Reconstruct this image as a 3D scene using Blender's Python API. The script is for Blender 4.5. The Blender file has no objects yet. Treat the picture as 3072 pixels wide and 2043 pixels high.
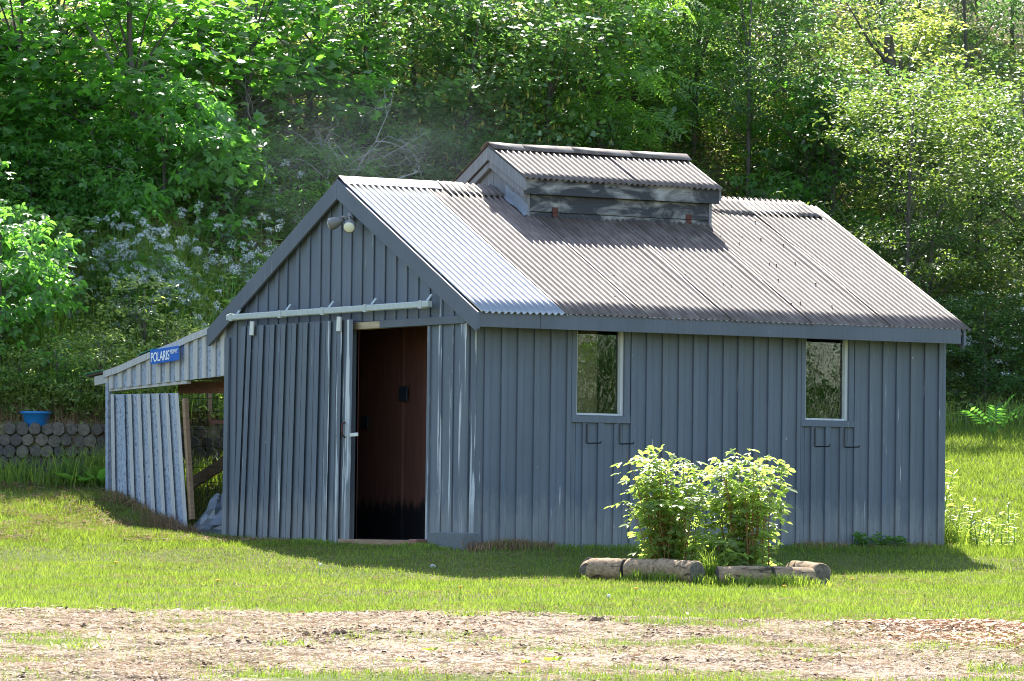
import bpy, math, random
import numpy as np
from mathutils import Vector, Matrix

scene = bpy.context.scene
COL = scene.collection
rnd = random.Random(7)
RNG = np.random.default_rng(11)

# ------------------------------------------------------------------ camera, sky, sun, exposure
CAM = np.array((-20.8879, -35.9738, 0.3282))
YAW, PITCH, ROLL, FPX = 0.53607, 0.037381, 0.011986, 13288.41
def _axes():
    cy, sy, cp, sp = math.cos(YAW), math.sin(YAW), math.cos(PITCH), math.sin(PITCH)
    f = np.array((sy*cp, cy*cp, sp)); r = np.array((cy, -sy, 0.)); u = np.cross(r, f)
    cr, sr = math.cos(ROLL), math.sin(ROLL)
    return cr*r + sr*u, -sr*r + cr*u, f
AR, AU, AF = _axes()
cam = bpy.data.objects.new('camera', bpy.data.cameras.new('camera'))
COL.objects.link(cam); scene.camera = cam
cam.data.sensor_width = 36; cam.data.lens = FPX*36/3072
cam.data.clip_end = 1000; cam.data.clip_start = 0.5
m = Matrix.Identity(4)
for i in range(3):
    m[i][0], m[i][1], m[i][2], m[i][3] = AR[i], AU[i], -AF[i], CAM[i]
cam.matrix_world = m

SUN_EL, SUN_AZ = 50, 27            # azimuth from +Y towards +X
world = bpy.data.worlds.new('World'); scene.world = world; world.use_nodes = True
nt = world.node_tree
sky = nt.nodes.new('ShaderNodeTexSky'); sky.sky_type = 'NISHITA'; sky.sun_disc = False
sky.sun_elevation = math.radians(SUN_EL); sky.sun_rotation = math.radians(SUN_AZ)
bg = nt.nodes['Background']; bg.inputs[1].default_value = 0.15
nt.links.new(sky.outputs[0], bg.inputs[0])
sun = bpy.data.objects.new('sun', bpy.data.lights.new('sun', 'SUN')); COL.objects.link(sun)
sun.data.energy = 5.0; sun.data.angle = math.radians(0.5); sun.data.color = (1, .95, .86)
e, a = math.radians(SUN_EL), math.radians(SUN_AZ)
SUNV = Vector((math.sin(a)*math.cos(e), math.cos(a)*math.cos(e), math.sin(e)))
sun.rotation_euler = SUNV.to_track_quat('Z', 'Y').to_euler()
vs = scene.view_settings
vs.view_transform = 'Standard'; vs.look = 'None'; vs.gamma = 1; vs.use_curve_mapping = False
vs.exposure = 1.65
scene.cycles.filter_width = 1.0; scene.cycles.max_bounces = 10; scene.cycles.diffuse_bounces = 6; scene.cycles.transparent_max_bounces = 12

# ------------------------------------------------------------------ survey: photograph directions to places
def ray(px, py): return AF + AR*(px-1536)/FPX - AU*(py-1021.5)/FPX
def hit(px, py, n, p0):
    v = ray(px, py); n = np.array(n, float)
    return CAM + v*(((np.array(p0)-CAM) @ n)/(v @ n))
def on_gable(px, py, x=0.): return hit(px, py, (1, 0, 0), (x, 0, 0))
def on_front(px, py, y=0.): return hit(px, py, (0, 1, 0), (0, y, 0))
HF = np.array((math.sin(YAW), math.cos(YAW))); HR = np.array((math.cos(YAW), -math.sin(YAW)))
def sd(s, d):                                    # lateral, depth -> world xy
    return CAM[:2] + np.multiply.outer(np.asarray(s), HR) + np.multiply.outer(np.asarray(d), HF)
def to_sd(x, y):
    q = np.stack([np.asarray(x)-CAM[0], np.asarray(y)-CAM[1]], -1)
    return q @ HR, q @ HF

# ------------------------------------------------------------------ terrain
L, W, HE, HRG, OV = 5.508, 4.958, 2.1526, 3.5458, 0.304
TAN = (HRG-HE)/(W/2+OV)
def sstep(t): t = np.clip(t, 0, 1); return t*t*(3-2*t)
def hill_start(s): return 49.3 + np.clip(np.asarray(s)+4.2, 0, 14)*0.75
def vnoise(x, y, seed=0):                        # cheap smooth noise
    x = np.asarray(x, float); y = np.asarray(y, float)
    xi, yi = np.floor(x), np.floor(y); fx, fy = x-xi, y-yi
    def h(a, b):
        v = np.sin(a*127.1+b*311.7+seed*74.7)*43758.5453
        return v-np.floor(v)
    fx = fx*fx*(3-2*fx); fy = fy*fy*(3-2*fy)
    return (h(xi, yi)*(1-fx)+h(xi+1, yi)*fx)*(1-fy)+(h(xi, yi+1)*(1-fx)+h(xi+1, yi+1)*fx)*fy
def ground_z(x, y):
    s, d = to_sd(x, y)
    z = np.where(d < 42, -1.27+0.0239*d, -0.266+0.113*(d-42))
    z = np.where(d > 60, -0.266+0.113*18+(d-60)*.02, z)
    dx = np.maximum(np.maximum(-x, x-L), 0); dy = np.maximum(np.maximum(-y, y-W), 0)
    w = sstep(1-np.hypot(dx, dy)/2.4)
    z = z*(1-w)+(-0.07)*w
    return z + (vnoise(x*1.3, y*1.3)-.5)*.04*(1-w) + (vnoise(x*4, y*4, 3)-.5)*.018
def hill_z(x, y):
    s, d = to_sd(x, y)
    u = d-hill_start(s); um = 10.5+2.5*sstep(s/3)
    z0 = np.where(s < -2.5, 1.16, 1.16-(s+2.5)*.02)
    z0 = np.minimum(z0, ground_z(x, y)+.6+np.clip(-s-1, 0, 1)*.2)
    rise = np.where(u < um, u*.58, um*.58+(u-um)*.12)
    return np.where(u < -.005, ground_z(x, y)-.3, z0 + np.where(u < 0, 0, rise) + (vnoise(x*.9, y*.9, 5)-.5)*.35*np.clip(u, 0, 1))
def gz(x, y): return float(ground_z(np.float64(x), np.float64(y)))
def hz(x, y): return float(hill_z(np.float64(x), np.float64(y)))
def straw_amount(x, y):                          # 1 on the straw mulch strip, 0 on the lawn
    s, d = to_sd(x, y)
    edge = 33.35 - .42*sstep((s-.2)/1.4) - .25*sstep((s-2.4)/1.4) + (vnoise(x*1.2, y*1.2, 9)-.5)*.7 + (vnoise(x*5, y*5, 2)-.5)*.3
    w = sstep((edge-d)/.35)
    patch = vnoise(x*.9, y*.9, 21)*.5 + vnoise(x*3.1, y*3.1, 22)*.3 + vnoise(x*9, y*9, 23)*.2
    near = sstep((27.4-d)/2.5)*.23 + .16*sstep((30.3-d)/1)*sstep((-s-2)/1) + .1*sstep((d-30.6)/.6)*sstep((s-.6)/.6)*sstep((2.9-s)/.8)
    return w*sstep((patch-.2-near)/.2)

# ------------------------------------------------------------------ object helpers
ORIG = {}
def link(o, parent=None):
    COL.objects.link(o)
    if parent: o.parent = parent
    return o
def tag(o, label, cat, group=None):
    o['label'] = label; o['category'] = cat
    if group: o['group'] = group
    return o
def thing(name, label, cat, loc=(0, 0, 0), rz=0, group=None):
    o = bpy.data.objects.new(name, None); link(o)
    o.location = Vector([float(v) for v in loc]); o.rotation_euler = (0, 0, rz)
    o.empty_display_size = .1
    ORIG[o.name] = np.array(loc, float)
    return tag(o, label, cat, group)
def origin(o): return ORIG.get(o.name, np.zeros(3)) if o else np.zeros(3)
def np_mesh(name, V, faces, uv=None):
    V = np.ascontiguousarray(V, np.float32)
    me = bpy.data.meshes.new(name)
    me.vertices.add(len(V)); me.vertices.foreach_set('co', V.ravel())
    loops = np.concatenate([np.asarray(f, np.int32).ravel() for f in faces])
    sizes = np.concatenate([np.full(len(f), np.asarray(f).shape[1], np.int32) for f in faces])
    starts = np.concatenate([[0], np.cumsum(sizes)[:-1]]).astype(np.int32)
    me.loops.add(len(loops)); me.loops.foreach_set('vertex_index', loops)
    me.polygons.add(len(sizes)); me.polygons.foreach_set('loop_start', starts)
    me.polygons.foreach_set('loop_total', sizes)
    me.update(calc_edges=True)
    return me
def obj(name, me, mat, parent=None, smooth=False):
    o = bpy.data.objects.new(name, me)
    if mat and not me.materials: me.materials.append(mat)
    if smooth: me.polygons.foreach_set('use_smooth', [True]*len(me.polygons))
    link(o, parent)
    ORIG[o.name] = origin(parent)
    return o
class MB:                                        # collects shapes into one mesh, world coordinates
    def __init__(s): s.v, s.f = [], []
    def add(s, V, F):
        b = len(s.v); s.v += [tuple(map(float, p)) for p in V]; s.f += [tuple(i+b for i in f) for f in F]; return s
    def hexa(s, p):                              # p: 4 bottom, 4 top
        return s.add(p, [(3, 2, 1, 0), (4, 5, 6, 7), (0, 1, 5, 4), (1, 2, 6, 5), (2, 3, 7, 6), (3, 0, 4, 7)])
    def box(s, a, b):
        (x0, y0, z0), (x1, y1, z1) = a, b
        return s.hexa([(x0, y0, z0), (x1, y0, z0), (x1, y1, z0), (x0, y1, z0), (x0, y0, z1), (x1, y0, z1), (x1, y1, z1), (x0, y1, z1)])
    def prism(s, poly, off):                     # polygon of 3d points pushed by off
        n = len(poly); off = np.array(off, float)
        P = [np.array(p, float) for p in poly]
        return s.add(P+[p+off for p in P], [tuple(range(n))[::-1], tuple(range(n, 2*n))]+[(i, (i+1) % n, n+(i+1) % n, n+i) for i in range(n)])
    def beam(s, p, q, w, h, up=(0, 0, 1)):       # rectangular bar from p to q
        p, q = np.array(p, float), np.array(q, float); a = q-p; a /= np.linalg.norm(a)
        b = np.cross(a, up); b /= np.linalg.norm(b); c = np.cross(b, a)
        o = [(-w/2*b-h/2*c), (w/2*b-h/2*c), (w/2*b+h/2*c), (-w/2*b+h/2*c)]
        return s.hexa([p+x for x in o]+[q+x for x in o])
    def tube(s, pts, rad, n=6, cap=True):
        pts = [np.array(p, float) for p in pts]
        rad = [rad]*len(pts) if np.isscalar(rad) else list(rad)
        b = len(s.v); prev = None
        for i, p in enumerate(pts):
            a = pts[min(i+1, len(pts)-1)]-pts[max(i-1, 0)]; a /= (np.linalg.norm(a)+1e-9)
            if prev is None:
                prev = np.cross(a, (0, 0, 1) if abs(a[2]) < .9 else (1, 0, 0))
            u = prev-a*(prev @ a); u /= np.linalg.norm(u); w = np.cross(a, u); prev = u
            for k in range(n):
                t = 2*math.pi*k/n
                s.v.append(tuple(p+rad[i]*(math.cos(t)*u+math.sin(t)*w)))
        for i in range(len(pts)-1):
            for k in range(n):
                s.f.append((b+i*n+k, b+i*n+(k+1) % n, b+(i+1)*n+(k+1) % n, b+(i+1)*n+k))
        if cap:
            s.f.append(tuple(b+k for k in range(n))[::-1]); s.f.append(tuple(b+(len(pts)-1)*n+k for k in range(n)))
        return s
    def build(s, name, mat, parent=None, smooth=False, bevel=0):
        o0 = origin(parent)
        me = bpy.data.meshes.new(name)
        me.from_pydata([(x-o0[0], y-o0[1], z-o0[2]) for x, y, z in s.v], [], s.f); me.update()
        o = obj(name, me, mat, parent, smooth)
        if bevel:
            md = o.modifiers.new('edge', 'BEVEL'); md.width = bevel; md.segments = 1; md.limit_method = 'ANGLE'
        return o
def copy_tree(root, loc, rz=0, scale=1, label=None, group=None):
    r = root.copy(); COL.objects.link(r); r.location = Vector([float(v) for v in loc]); r.rotation_euler = (0, 0, rz)
    r.scale = (scale,)*3 if np.isscalar(scale) else scale
    if label: r['label'] = label
    if group: r['group'] = group
    for ch in list(root.children):
        c = ch.copy(); COL.objects.link(c); c.parent = r
        for g in list(ch.children):
            k = g.copy(); COL.objects.link(k); k.parent = c
    return r

# ------------------------------------------------------------------ materials
class N:
    def __init__(s, name):
        s.m = bpy.data.materials.new(name); s.m.use_nodes = True; s.t = s.m.node_tree
        s.b = s.t.nodes['Principled BSDF']; s.out = s.t.nodes['Material Output']
    def n(s, typ, **kw):
        x = s.t.nodes.new('ShaderNode'+typ)
        for k, v in kw.items(): setattr(x, k, v)
        return x
    def l(s, a, b): s.t.links.new(a, b)
    def coord(s, scale=(1, 1, 1), kind='Object', rot=(0, 0, 0)):
        c = s.n('TexCoord'); mp = s.n('Mapping'); mp.inputs['Scale'].default_value = scale; mp.inputs['Rotation'].default_value = rot
        s.l(c.outputs[kind], mp.inputs[0]); return mp.outputs[0]
    def geo(s, scale=(1, 1, 1), rot=(0, 0, 0)):
        c = s.n('NewGeometry'); mp = s.n('Mapping'); mp.inputs['Scale'].default_value = scale; mp.inputs['Rotation'].default_value = rot
        s.l(c.outputs['Position'], mp.inputs[0]); return mp.outputs[0]
    def noise(s, vec, scale=1, detail=4, rough=.55, dist=0):
        x = s.n('TexNoise'); x.inputs['Scale'].default_value = scale; x.inputs['Detail'].default_value = detail
        x.inputs['Roughness'].default_value = rough; x.inputs['Distortion'].default_value = dist
        s.l(vec, x.inputs['Vector']); return x.outputs['Fac']
    def ramp(s, fac, stops):
        r = s.n('ValToRGB'); el = r.color_ramp.elements
        while len(el) < len(stops): el.new(.5)
        for e_, (p, c) in zip(el, stops):
            e_.position = p; e_.color = (*c, 1) if len(c) == 3 else c
        s.l(fac, r.inputs[0]); return r.outputs[0]
    def mix(s, fac, a, b, mode='MIX'):
        x = s.n('MixRGB'); x.blend_type = mode
        for i, v in ((0, fac), (1, a), (2, b)):
            if isinstance(v, (int, float)): x.inputs[i].default_value = v
            elif isinstance(v, tuple): x.inputs[i].default_value = (*v, 1)
            else: s.l(v, x.inputs[i])
        return x.outputs[0]
    def bump(s, h, strength=.3, dist=.01):
        x = s.n('Bump'); x.inputs['Strength'].default_value = strength; x.inputs['Distance'].default_value = dist
        s.l(h, x.inputs['Height']); s.l(x.outputs[0], s.b.inputs['Normal']); return x
    def base(s, c):
        if isinstance(c, tuple): s.b.inputs['Base Color'].default_value = (*c, 1)
        else: s.l(c, s.b.inputs['Base Color'])
        return s
    def set(s, rough=.7, metal=0, spec=.5):
        s.b.inputs['Roughness'].default_value = rough; s.b.inputs['Metallic'].default_value = metal
        s.b.inputs['Specular IOR Level'].default_value = spec; return s
BW = lambda v: (v, v, v)

def paint(name, wear=.0, col=(.102, .122, .156), low=.62):
    k = N(name)
    oi = k.n('ObjectInfo')
    big = k.noise(k.geo((1.5, 1.5, .7)), 1.2, 3)
    c = k.mix(big, tuple(v*.74 for v in col), tuple(v*1.32 for v in col))
    c = k.mix(k.ramp(oi.outputs['Random'], [(0, BW(0)), (1, BW(1))]), c, k.mix(1.0, c, (1.1, 1.06, .98), 'MULTIPLY'))
    grain = k.noise(k.geo((60, 60, 2.2)), 1, 4)
    c = k.mix(k.ramp(grain, [(.35, BW(0)), (.75, BW(.35))]), c, tuple(v*.6 for v in col))
    st = k.noise(k.geo((22, 22, .9)), 1, 5, .6)
    w = k.ramp(st, [(.70-wear*.26, BW(0)), (.73-wear*.23, BW(1))])
    c = k.mix(w, c, k.mix(grain, (.36, .38, .40), (.56, .57, .58)))
    sp = k.noise(k.geo((26, 26, 12)), 1, 3)
    c = k.mix(k.ramp(sp, [(.745, BW(0)), (.77, BW(.75))]), c, (.5, .52, .54))
    # splash zone: bare, grimy wood low on the wall
    g = k.n('NewGeometry'); sx = k.n('SeparateXYZ'); k.l(g.outputs['Position'], sx.inputs[0])
    ma = k.n('Math', operation='MULTIPLY_ADD'); k.l(k.noise(k.geo((9, 9, 3)), 1, 5, .7), ma.inputs[0]); ma.inputs[1].default_value = .9; k.l(sx.outputs[2], ma.inputs[2])
    lowm = k.ramp(ma.outputs[0], [(low, BW(1)), (low+.28, BW(0))])
    c = k.mix(k.mix(1., lowm, BW(.65), 'MULTIPLY'), c, k.mix(grain, (.07, .072, .072), (.38, .38, .37)))
    k.base(c).set(.62, 0, .4); k.bump(grain, .35, .004)
    return k.m
M = {}
M['paint'] = paint('grey_blue_paint', .1)
M['paint_worn'] = paint('worn_grey_blue_paint', .62)
M['paint_trim'] = paint('grey_trim_paint', .02, (.092, .104, .13), -1)
def wood(name, c0, c1, scale=(3, 40, 40), dark=None, rough=.8, axis=None):
    k = N(name)
    g = k.noise(k.geo(scale), 1, 6, .65, .3)
    c = k.ramp(g, [(.25, c0), (.7, c1)])
    if dark:
        b = k.noise(k.geo((2.2, 2.2, 5)), 1.1, 5, .6, .6)
        c = k.mix(k.ramp(b, [(.38, BW(0)), (.56, BW(.93))]), c, dark)
    k.base(c).set(rough, 0, .25); k.bump(g, .5, .006); return k.m
M['grey_wood'] = wood('weathered_vertical_wood', (.12, .118, .12), (.28, .275, .275), (45, 45, 2.5))
M['grey_wood_h'] = wood('weathered_black_stained_wood', (.2, .195, .185), (.4, .39, .37), (2.5, 50, 50), (.028, .03, .036))
M['bare_wood'] = wood('bare_lintel_wood', (.24, .17, .11), (.5, .4, .27), (40, 2, 40))
M['red_wood'] = wood('reddish_beam_wood', (.22, .09, .06), (.38, .2, .15), (4, 4, 40))
M['brown_wood'] = wood('brown_board_wood', (.2, .12, .07), (.36, .24, .15), (6, 6, 40))
M['pale_wood'] = wood('pale_batten_wood', (.3, .3, .3), (.52, .5, .47), (50, 50, 3))
M['green_trim'] = N('green_roof_edge').base((.02, .16, .09)).set(.5).m
def osb(name):
    k = N(name)
    n1 = k.noise(k.geo((38, 38, 26)), 1, 5, .7, .4); n2 = k.noise(k.geo((2, 2, 1.2)), 1, 3)
    c = k.ramp(n1, [(.36, (.09, .10, .12)), (.47, (.30, .34, .40)), (.75, (.46, .5, .55))])
    c = k.mix(k.ramp(n2, [(.35, BW(0)), (.7, BW(.5))]), c, (.2, .25, .33))
    k.base(c).set(.8, 0, .2); k.bump(n1, .4, .004); return k.m
M['osb'] = osb('weathered_strand_board')
def metal_new():
    k = N('galvanised_sheet'); n1 = k.noise(k.geo((1.5, 1.5, 1.5)), 1, 4); n2 = k.noise(k.geo((30, 6, 6)), 1, 3)
    c = k.mix(n1, (.27, .265, .255), (.4, .395, .385)); k.base(c).set(.34, .8, .5)
    k.l(k.ramp(n2, [(.3, BW(.3)), (.7, BW(.4))]), k.b.inputs['Roughness']); return k.m
M['metal_new'] = metal_new()
def metal_old():
    k = N('weathered_tan_sheet')
    n1 = k.noise(k.geo((1.6, 1.6, 1.6)), 1, 5, .6); n2 = k.noise(k.geo((14, 4, 4)), 1, 5, .6); n3 = k.noise(k.geo((70, 70, 70)), 1, 3)
    oi = k.n('ObjectInfo')
    c = k.ramp(n1, [(.3, (.125, .093, .072)), (.7, (.195, .155, .127))])
    c = k.mix(k.ramp(n2, [(.38, BW(0)), (.62, BW(.85))]), c, (.085, .058, .043))
    c = k.mix(k.ramp(n3, [(.55, BW(0)), (.75, BW(.35))]), c, (.12, .10, .095))
    c = k.mix(1., c, k.ramp(oi.outputs['Random'], [(0, BW(.9)), (1, BW(1.08))]), 'MULTIPLY')
    n4 = k.noise(k.geo((3.5, 3.5, 3.5)), 1, 4, .6)
    c = k.mix(k.ramp(n4, [(.6, BW(0)), (.72, BW(.4))]), c, (.33, .29, .2))
    k.base(c).set(.6, .1, .5); k.bump(n3, .15, .003); return k.m
M['metal_old'] = metal_old()
M['flashing'] = (lambda k: (k.base(k.mix(k.noise(k.geo((3, 3, 3)), 1, 4), (.2, .22, .25), (.42, .45, .48))).set(.45, .5), k.m)[1])(N('grey_flashing'))
M['track'] = (lambda k: (k.base(k.mix(k.noise(k.geo((20, 20, 20)), 1, 4), (.3, .33, .32), (.5, .53, .5))).set(.6, .2), k.m)[1])(N('galvanised_track'))
M['rust'] = (lambda k: (k.base(k.mix(k.noise(k.geo((40, 40, 40)), 1, 4), (.04, .014, .01), (.13, .038, .022))).set(.85), k.m)[1])(N('rusty_iron'))
M['black_iron'] = N('black_iron').base((.02, .021, .024)).set(.5).m
M['dark'] = N('dark_spot').base((.03, .028, .026)).set(.8).m
M['white_paint'] = (lambda k: (k.base(k.mix(k.noise(k.geo((30, 30, 8)), 1, 4), (.42, .42, .38), (.72, .72, .68))).set(.6), k.m)[1])(N('chipped_white_paint'))
M['sash'] = (lambda k: (k.base(k.mix(k.noise(k.geo((40, 40, 5)), 1, 4), (.35, .36, .36), (.62, .63, .62))).set(.55), k.m)[1])(N('pale_sash_paint'))
M['concrete'] = (lambda k: (k.base(k.mix(k.noise(k.geo((30, 30, 30)), 1, 5), (.07, .075, .078), (.17, .178, .18))).set(.9), k.m)[1])(N('grey_concrete'))
M['brick'] = (lambda k: (k.base(k.mix(k.noise(k.geo((50, 50, 50)), 1, 4), (.16, .07, .05), (.32, .16, .11))).set(.9), k.m)[1])(N('old_brick'))
M['stone'] = N('pale_stone').base((.36, .34, .31)).set(.8).m
M['blue_sign'] = N('blue_sign_enamel').base((.01, .11, .46)).set(.35).m
M['sign_white'] = N('white_sign_lettering').base((.8, .82, .82)).set(.4).m
M['blue_plastic'] = (lambda k: (k.base(k.mix(k.noise(k.geo((6, 6, 6)), 1, 3), (.01, .12, .36), (.02, .2, .5))).set(.4), k.m)[1])(N('blue_plastic'))
M['tarp'] = N('grey_plastic_tarp').base((.13, .15, .175)).set(.28).m
M['lamp_body'] = N('bronze_lamp_body').base((.16, .15, .15)).set(.5).m
M['lens'] = N('cream_lamp_lens').base((.72, .68, .52)).set(.3).m
M['outlet'] = N('dark_blue_box').base((.02, .035, .05)).set(.5).m
def interior():
    k = N('dark_stained_plywood')
    g = k.noise(k.geo((40, 40, 1.6)), 1, 5, .6); c = k.ramp(g, [(.3, (.12, .05, .038)), (.7, (.21, .09, .068))])
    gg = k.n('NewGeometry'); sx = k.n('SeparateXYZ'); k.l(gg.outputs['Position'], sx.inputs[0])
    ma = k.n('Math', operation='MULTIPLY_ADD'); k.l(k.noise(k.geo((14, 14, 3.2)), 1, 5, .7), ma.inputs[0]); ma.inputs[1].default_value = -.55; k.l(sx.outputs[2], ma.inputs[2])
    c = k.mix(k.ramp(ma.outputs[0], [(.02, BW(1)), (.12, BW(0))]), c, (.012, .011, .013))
    k.base(c).set(.6); return k.m
M['interior'] = interior()
M['floor'] = N('dusty_floor').base((.12, .10, .08)).set(.9).m
def glass():
    k = N('old_window_glass')
    fr = k.n('Fresnel'); fr.inputs[0].default_value = 1.48
    tr = k.n('BsdfTransparent'); gl = k.n('BsdfGlossy'); gl.inputs['Roughness'].default_value = .0
    tr.inputs[0].default_value = (.8, .86, .82, 1); gl.inputs[0].default_value = (1, 1, 1, 1)
    b = k.n('Bump'); b.inputs['Strength'].default_value = .25; b.inputs['Distance'].default_value = .006
    k.l(k.noise(k.geo((8, 8, 4.5), (0, .7, 0)), 1, 2, .5, .7), b.inputs['Height']); k.l(b.outputs[0], gl.inputs['Normal'])
    mx = k.n('MixShader'); k.l(fr.outputs[0], mx.inputs[0]); k.l(tr.outputs[0], mx.inputs[1]); k.l(gl.outputs[0], mx.inputs[2])
    k.l(mx.outputs[0], k.out.inputs[0]); return k.m
M['glass'] = glass()
def log_mat(name, bark=True):
    k = N(name)
    if bark:
        n1 = k.noise(k.coord((5, 40, 40)), 1, 5, .6); n2 = k.noise(k.coord((7, 7, 7)), 1, 4)
        c = k.ramp(n1, [(.3, (.16, .1, .06)), (.65, (.36, .255, .16))])
        c = k.mix(k.ramp(n2, [(.55, BW(0)), (.7, BW(.7))]), c, (.1, .1, .035))
        n3 = k.noise(k.geo((6, 6, 30)), 1, 3, .5, .5); c = k.mix(k.ramp(n3, [(.36, BW(.9)), (.42, BW(0))]), c, (.05, .035, .025))
        k.bump(n1, .6, .01)
    else:
        n1 = k.noise(k.geo((28, 28, 28)), 1, 5, .7); c = k.ramp(n1, [(.3, (.06, .053, .045)), (.7, (.19, .17, .148))])
        oi = k.n('ObjectInfo'); c = k.mix(1., c, k.ramp(oi.outputs['Random'], [(0, (.6, .62, .66)), (1, (1.15, 1.1, 1.))]), 'MULTIPLY')
        k.bump(n1, .6, .01)
    k.base(c).set(.85, 0, .2); return k.m
M['bark_log'] = log_mat('weathered_log'); M['log_end'] = log_mat('grey_log_end', False)
def bark(name, c0=(.05, .042, .036), c1=(.16, .14, .12)):
    k = N(name); n1 = k.noise(k.geo((18, 18, 4)), 1, 5, .7); k.base(k.ramp(n1, [(.3, c0), (.7, c1)])).set(.9, 0, .2); k.bump(n1, .8, .02); return k.m
M['bark'] = bark('tree_bark'); M['twig'] = bark('pale_dead_twig', (.2, .19, .18), (.46, .44, .42)); M['cane'] = bark('red_brown_cane', (.16, .07, .03), (.3, .16, .07))
def leaf(name, c, t, trans=.5, rough=.42, spec=.85, var=.45, yellow=.15):
    k = N(name); g = k.n('NewGeometry'); r = g.outputs['Random Per Island']
    nz = k.noise(k.geo((.9, .9, .9)), 1, 2)
    f = k.mix(.45, k.ramp(r, [(0, BW(0)), (1, BW(1))]), nz)
    lo, hi = 1-var, 1+var
    mul = k.ramp(f, [(.1, (lo, lo, lo)), (.9, (hi*(1+yellow), hi, hi*1.15))])
    cf = k.mix(1., mul, c, 'MULTIPLY'); ct = k.mix(1., mul, t, 'MULTIPLY')
    k.base(cf).set(rough, 0, spec)
    tl = k.n('BsdfTranslucent'); k.l(ct, tl.inputs[0])
    mx = k.n('MixShader'); mx.inputs[0].default_value = trans
    k.l(k.b.outputs[0], mx.inputs[1]); k.l(tl.outputs[0], mx.inputs[2]); k.l(mx.outputs[0], k.out.inputs[0]); return k.m
M['maple'] = leaf('maple_leaf', (.06, .14, .035), (.2, .55, .04))
M['elder'] = leaf('bright_sapling_leaf', (.075, .19, .035), (.22, .6, .06))
M['round'] = leaf('dull_round_leaf', (.065, .135, .05), (.2, .42, .07))
M['small'] = leaf('small_shrub_leaf', (.05, .11, .035), (.13, .29, .045), .48, .42, .85)
M['yellow'] = leaf('sunlit_yellow_green_leaf', (.14, .2, .05), (.5, .66, .1), .5, .42, .85)  # paler yellow leaf tone, sunlight put into the colour
M['carpet'] = leaf('undergrowth_leaf', (.13, .2, .06), (.36, .56, .1), .5, .42, .85, .5, .3)
M['haw'] = leaf('hawthorn_leaf', (.065, .12, .03), (.2, .36, .045), .48, .42, .6, .5, .3)
M['frond'] = leaf('frond_leaflet', (.085, .2, .035), (.3, .62, .05))
M['herb'] = leaf('hillside_herb_leaf', (.075, .16, .04), (.24, .52, .05))
M['pale_herb'] = leaf('pale_bush_leaf', (.15, .21, .07), (.42, .6, .1))
M['rasp'] = leaf('raspberry_leaf', (.13, .19, .06), (.46, .68, .11), .5, .42, .7, .4)
M['spike'] = leaf('yellow_flower_spike', (.26, .27, .06), (.3, .32, .06), .3, .6, .2, .3)
M['petal'] = leaf('white_petal', (.72, .74, .7), (.6, .62, .58), .35, .6, .2, .12, 0)
M['dandelion'] = N('dandelion_yellow').base((.75, .42, .01)).set(.7).m
M['fluff'] = N('dandelion_fluff').base((.7, .7, .68)).set(.9).m
M['grass'] = leaf('mown_grass_blade', (.078, .14, .024), (.225, .375, .032), .5, .5, .35, .5, .25)
M['tall'] = leaf('tall_grass_blade', (.11, .19, .035), (.36, .56, .05), .5, .45, .35, .4, .2)
M['straw'] = leaf('straw_fibre', (.42, .325, .215), (.36, .27, .17), .2, .7, .2, .5, .05)
M['chip'] = leaf('orange_wood_chip', (.45, .3, .18), (.34, .2, .1), .1, .7, .2, .35, .1)
M['dead_grass'] = leaf('dead_thatch', (.24, .17, .09), (.25, .17, .08), .3, .8, .1, .4, .1)
M['soil'] = (lambda k: (k.base(k.mix(k.noise(k.geo((40, 40, 40)), 1, 5), (.02, .015, .01), (.09, .065, .045))).set(.95, 0, .1), k.m)[1])(N('dark_soil'))
def ground_mat():
    k = N('lawn_and_straw_soil')
    at = k.n('Attribute'); at.attribute_name = 'straw'
    n1 = k.noise(k.geo((1.1, 1.1, 1.1)), 1, 4); n2 = k.noise(k.geo((26, 26, 26)), 1, 5, .7); n3 = k.noise(k.geo((4, 4, 4)), 1, 4, .65)
    lawn = k.mix(k.ramp(n2, [(.3, BW(0)), (.75, BW(1))]), (.05, .06, .014), (.12, .15, .03))
    lawn = k.mix(k.ramp(n1, [(.45, BW(0)), (.7, BW(.5))]), lawn, (.16, .14, .05))
    st = k.ramp(n2, [(.3, (.09, .068, .048)), (.47, (.27, .205, .14)), (.75, (.46, .37, .27))])
    st = k.mix(k.ramp(n3, [(.44, BW(0)), (.58, BW(.9))]), st, (.07, .05, .033))
    k.base(k.mix(at.outputs['Fac'], lawn, st)).set(.95, 0, .1); k.bump(n2, .6, .02); return k.m
M['ground'] = ground_mat()
def hill_mat():
    k = N('hillside_leaf_litter'); n1 = k.noise(k.geo((3, 3, 3)), 1, 5, .7); n2 = k.noise(k.geo((30, 30, 30)), 1, 4, .7)
    c = k.mix(k.ramp(n1, [(.4, BW(0)), (.6, BW(1))]), k.mix(n2, (.09, .06, .04), (.4, .3, .2)), k.mix(n2, (.03, .05, .015), (.12, .17, .05)))
    k.base(c).set(.95, 0, .1); k.bump(n2, .8, .04); return k.m
M['hill'] = hill_mat()

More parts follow.
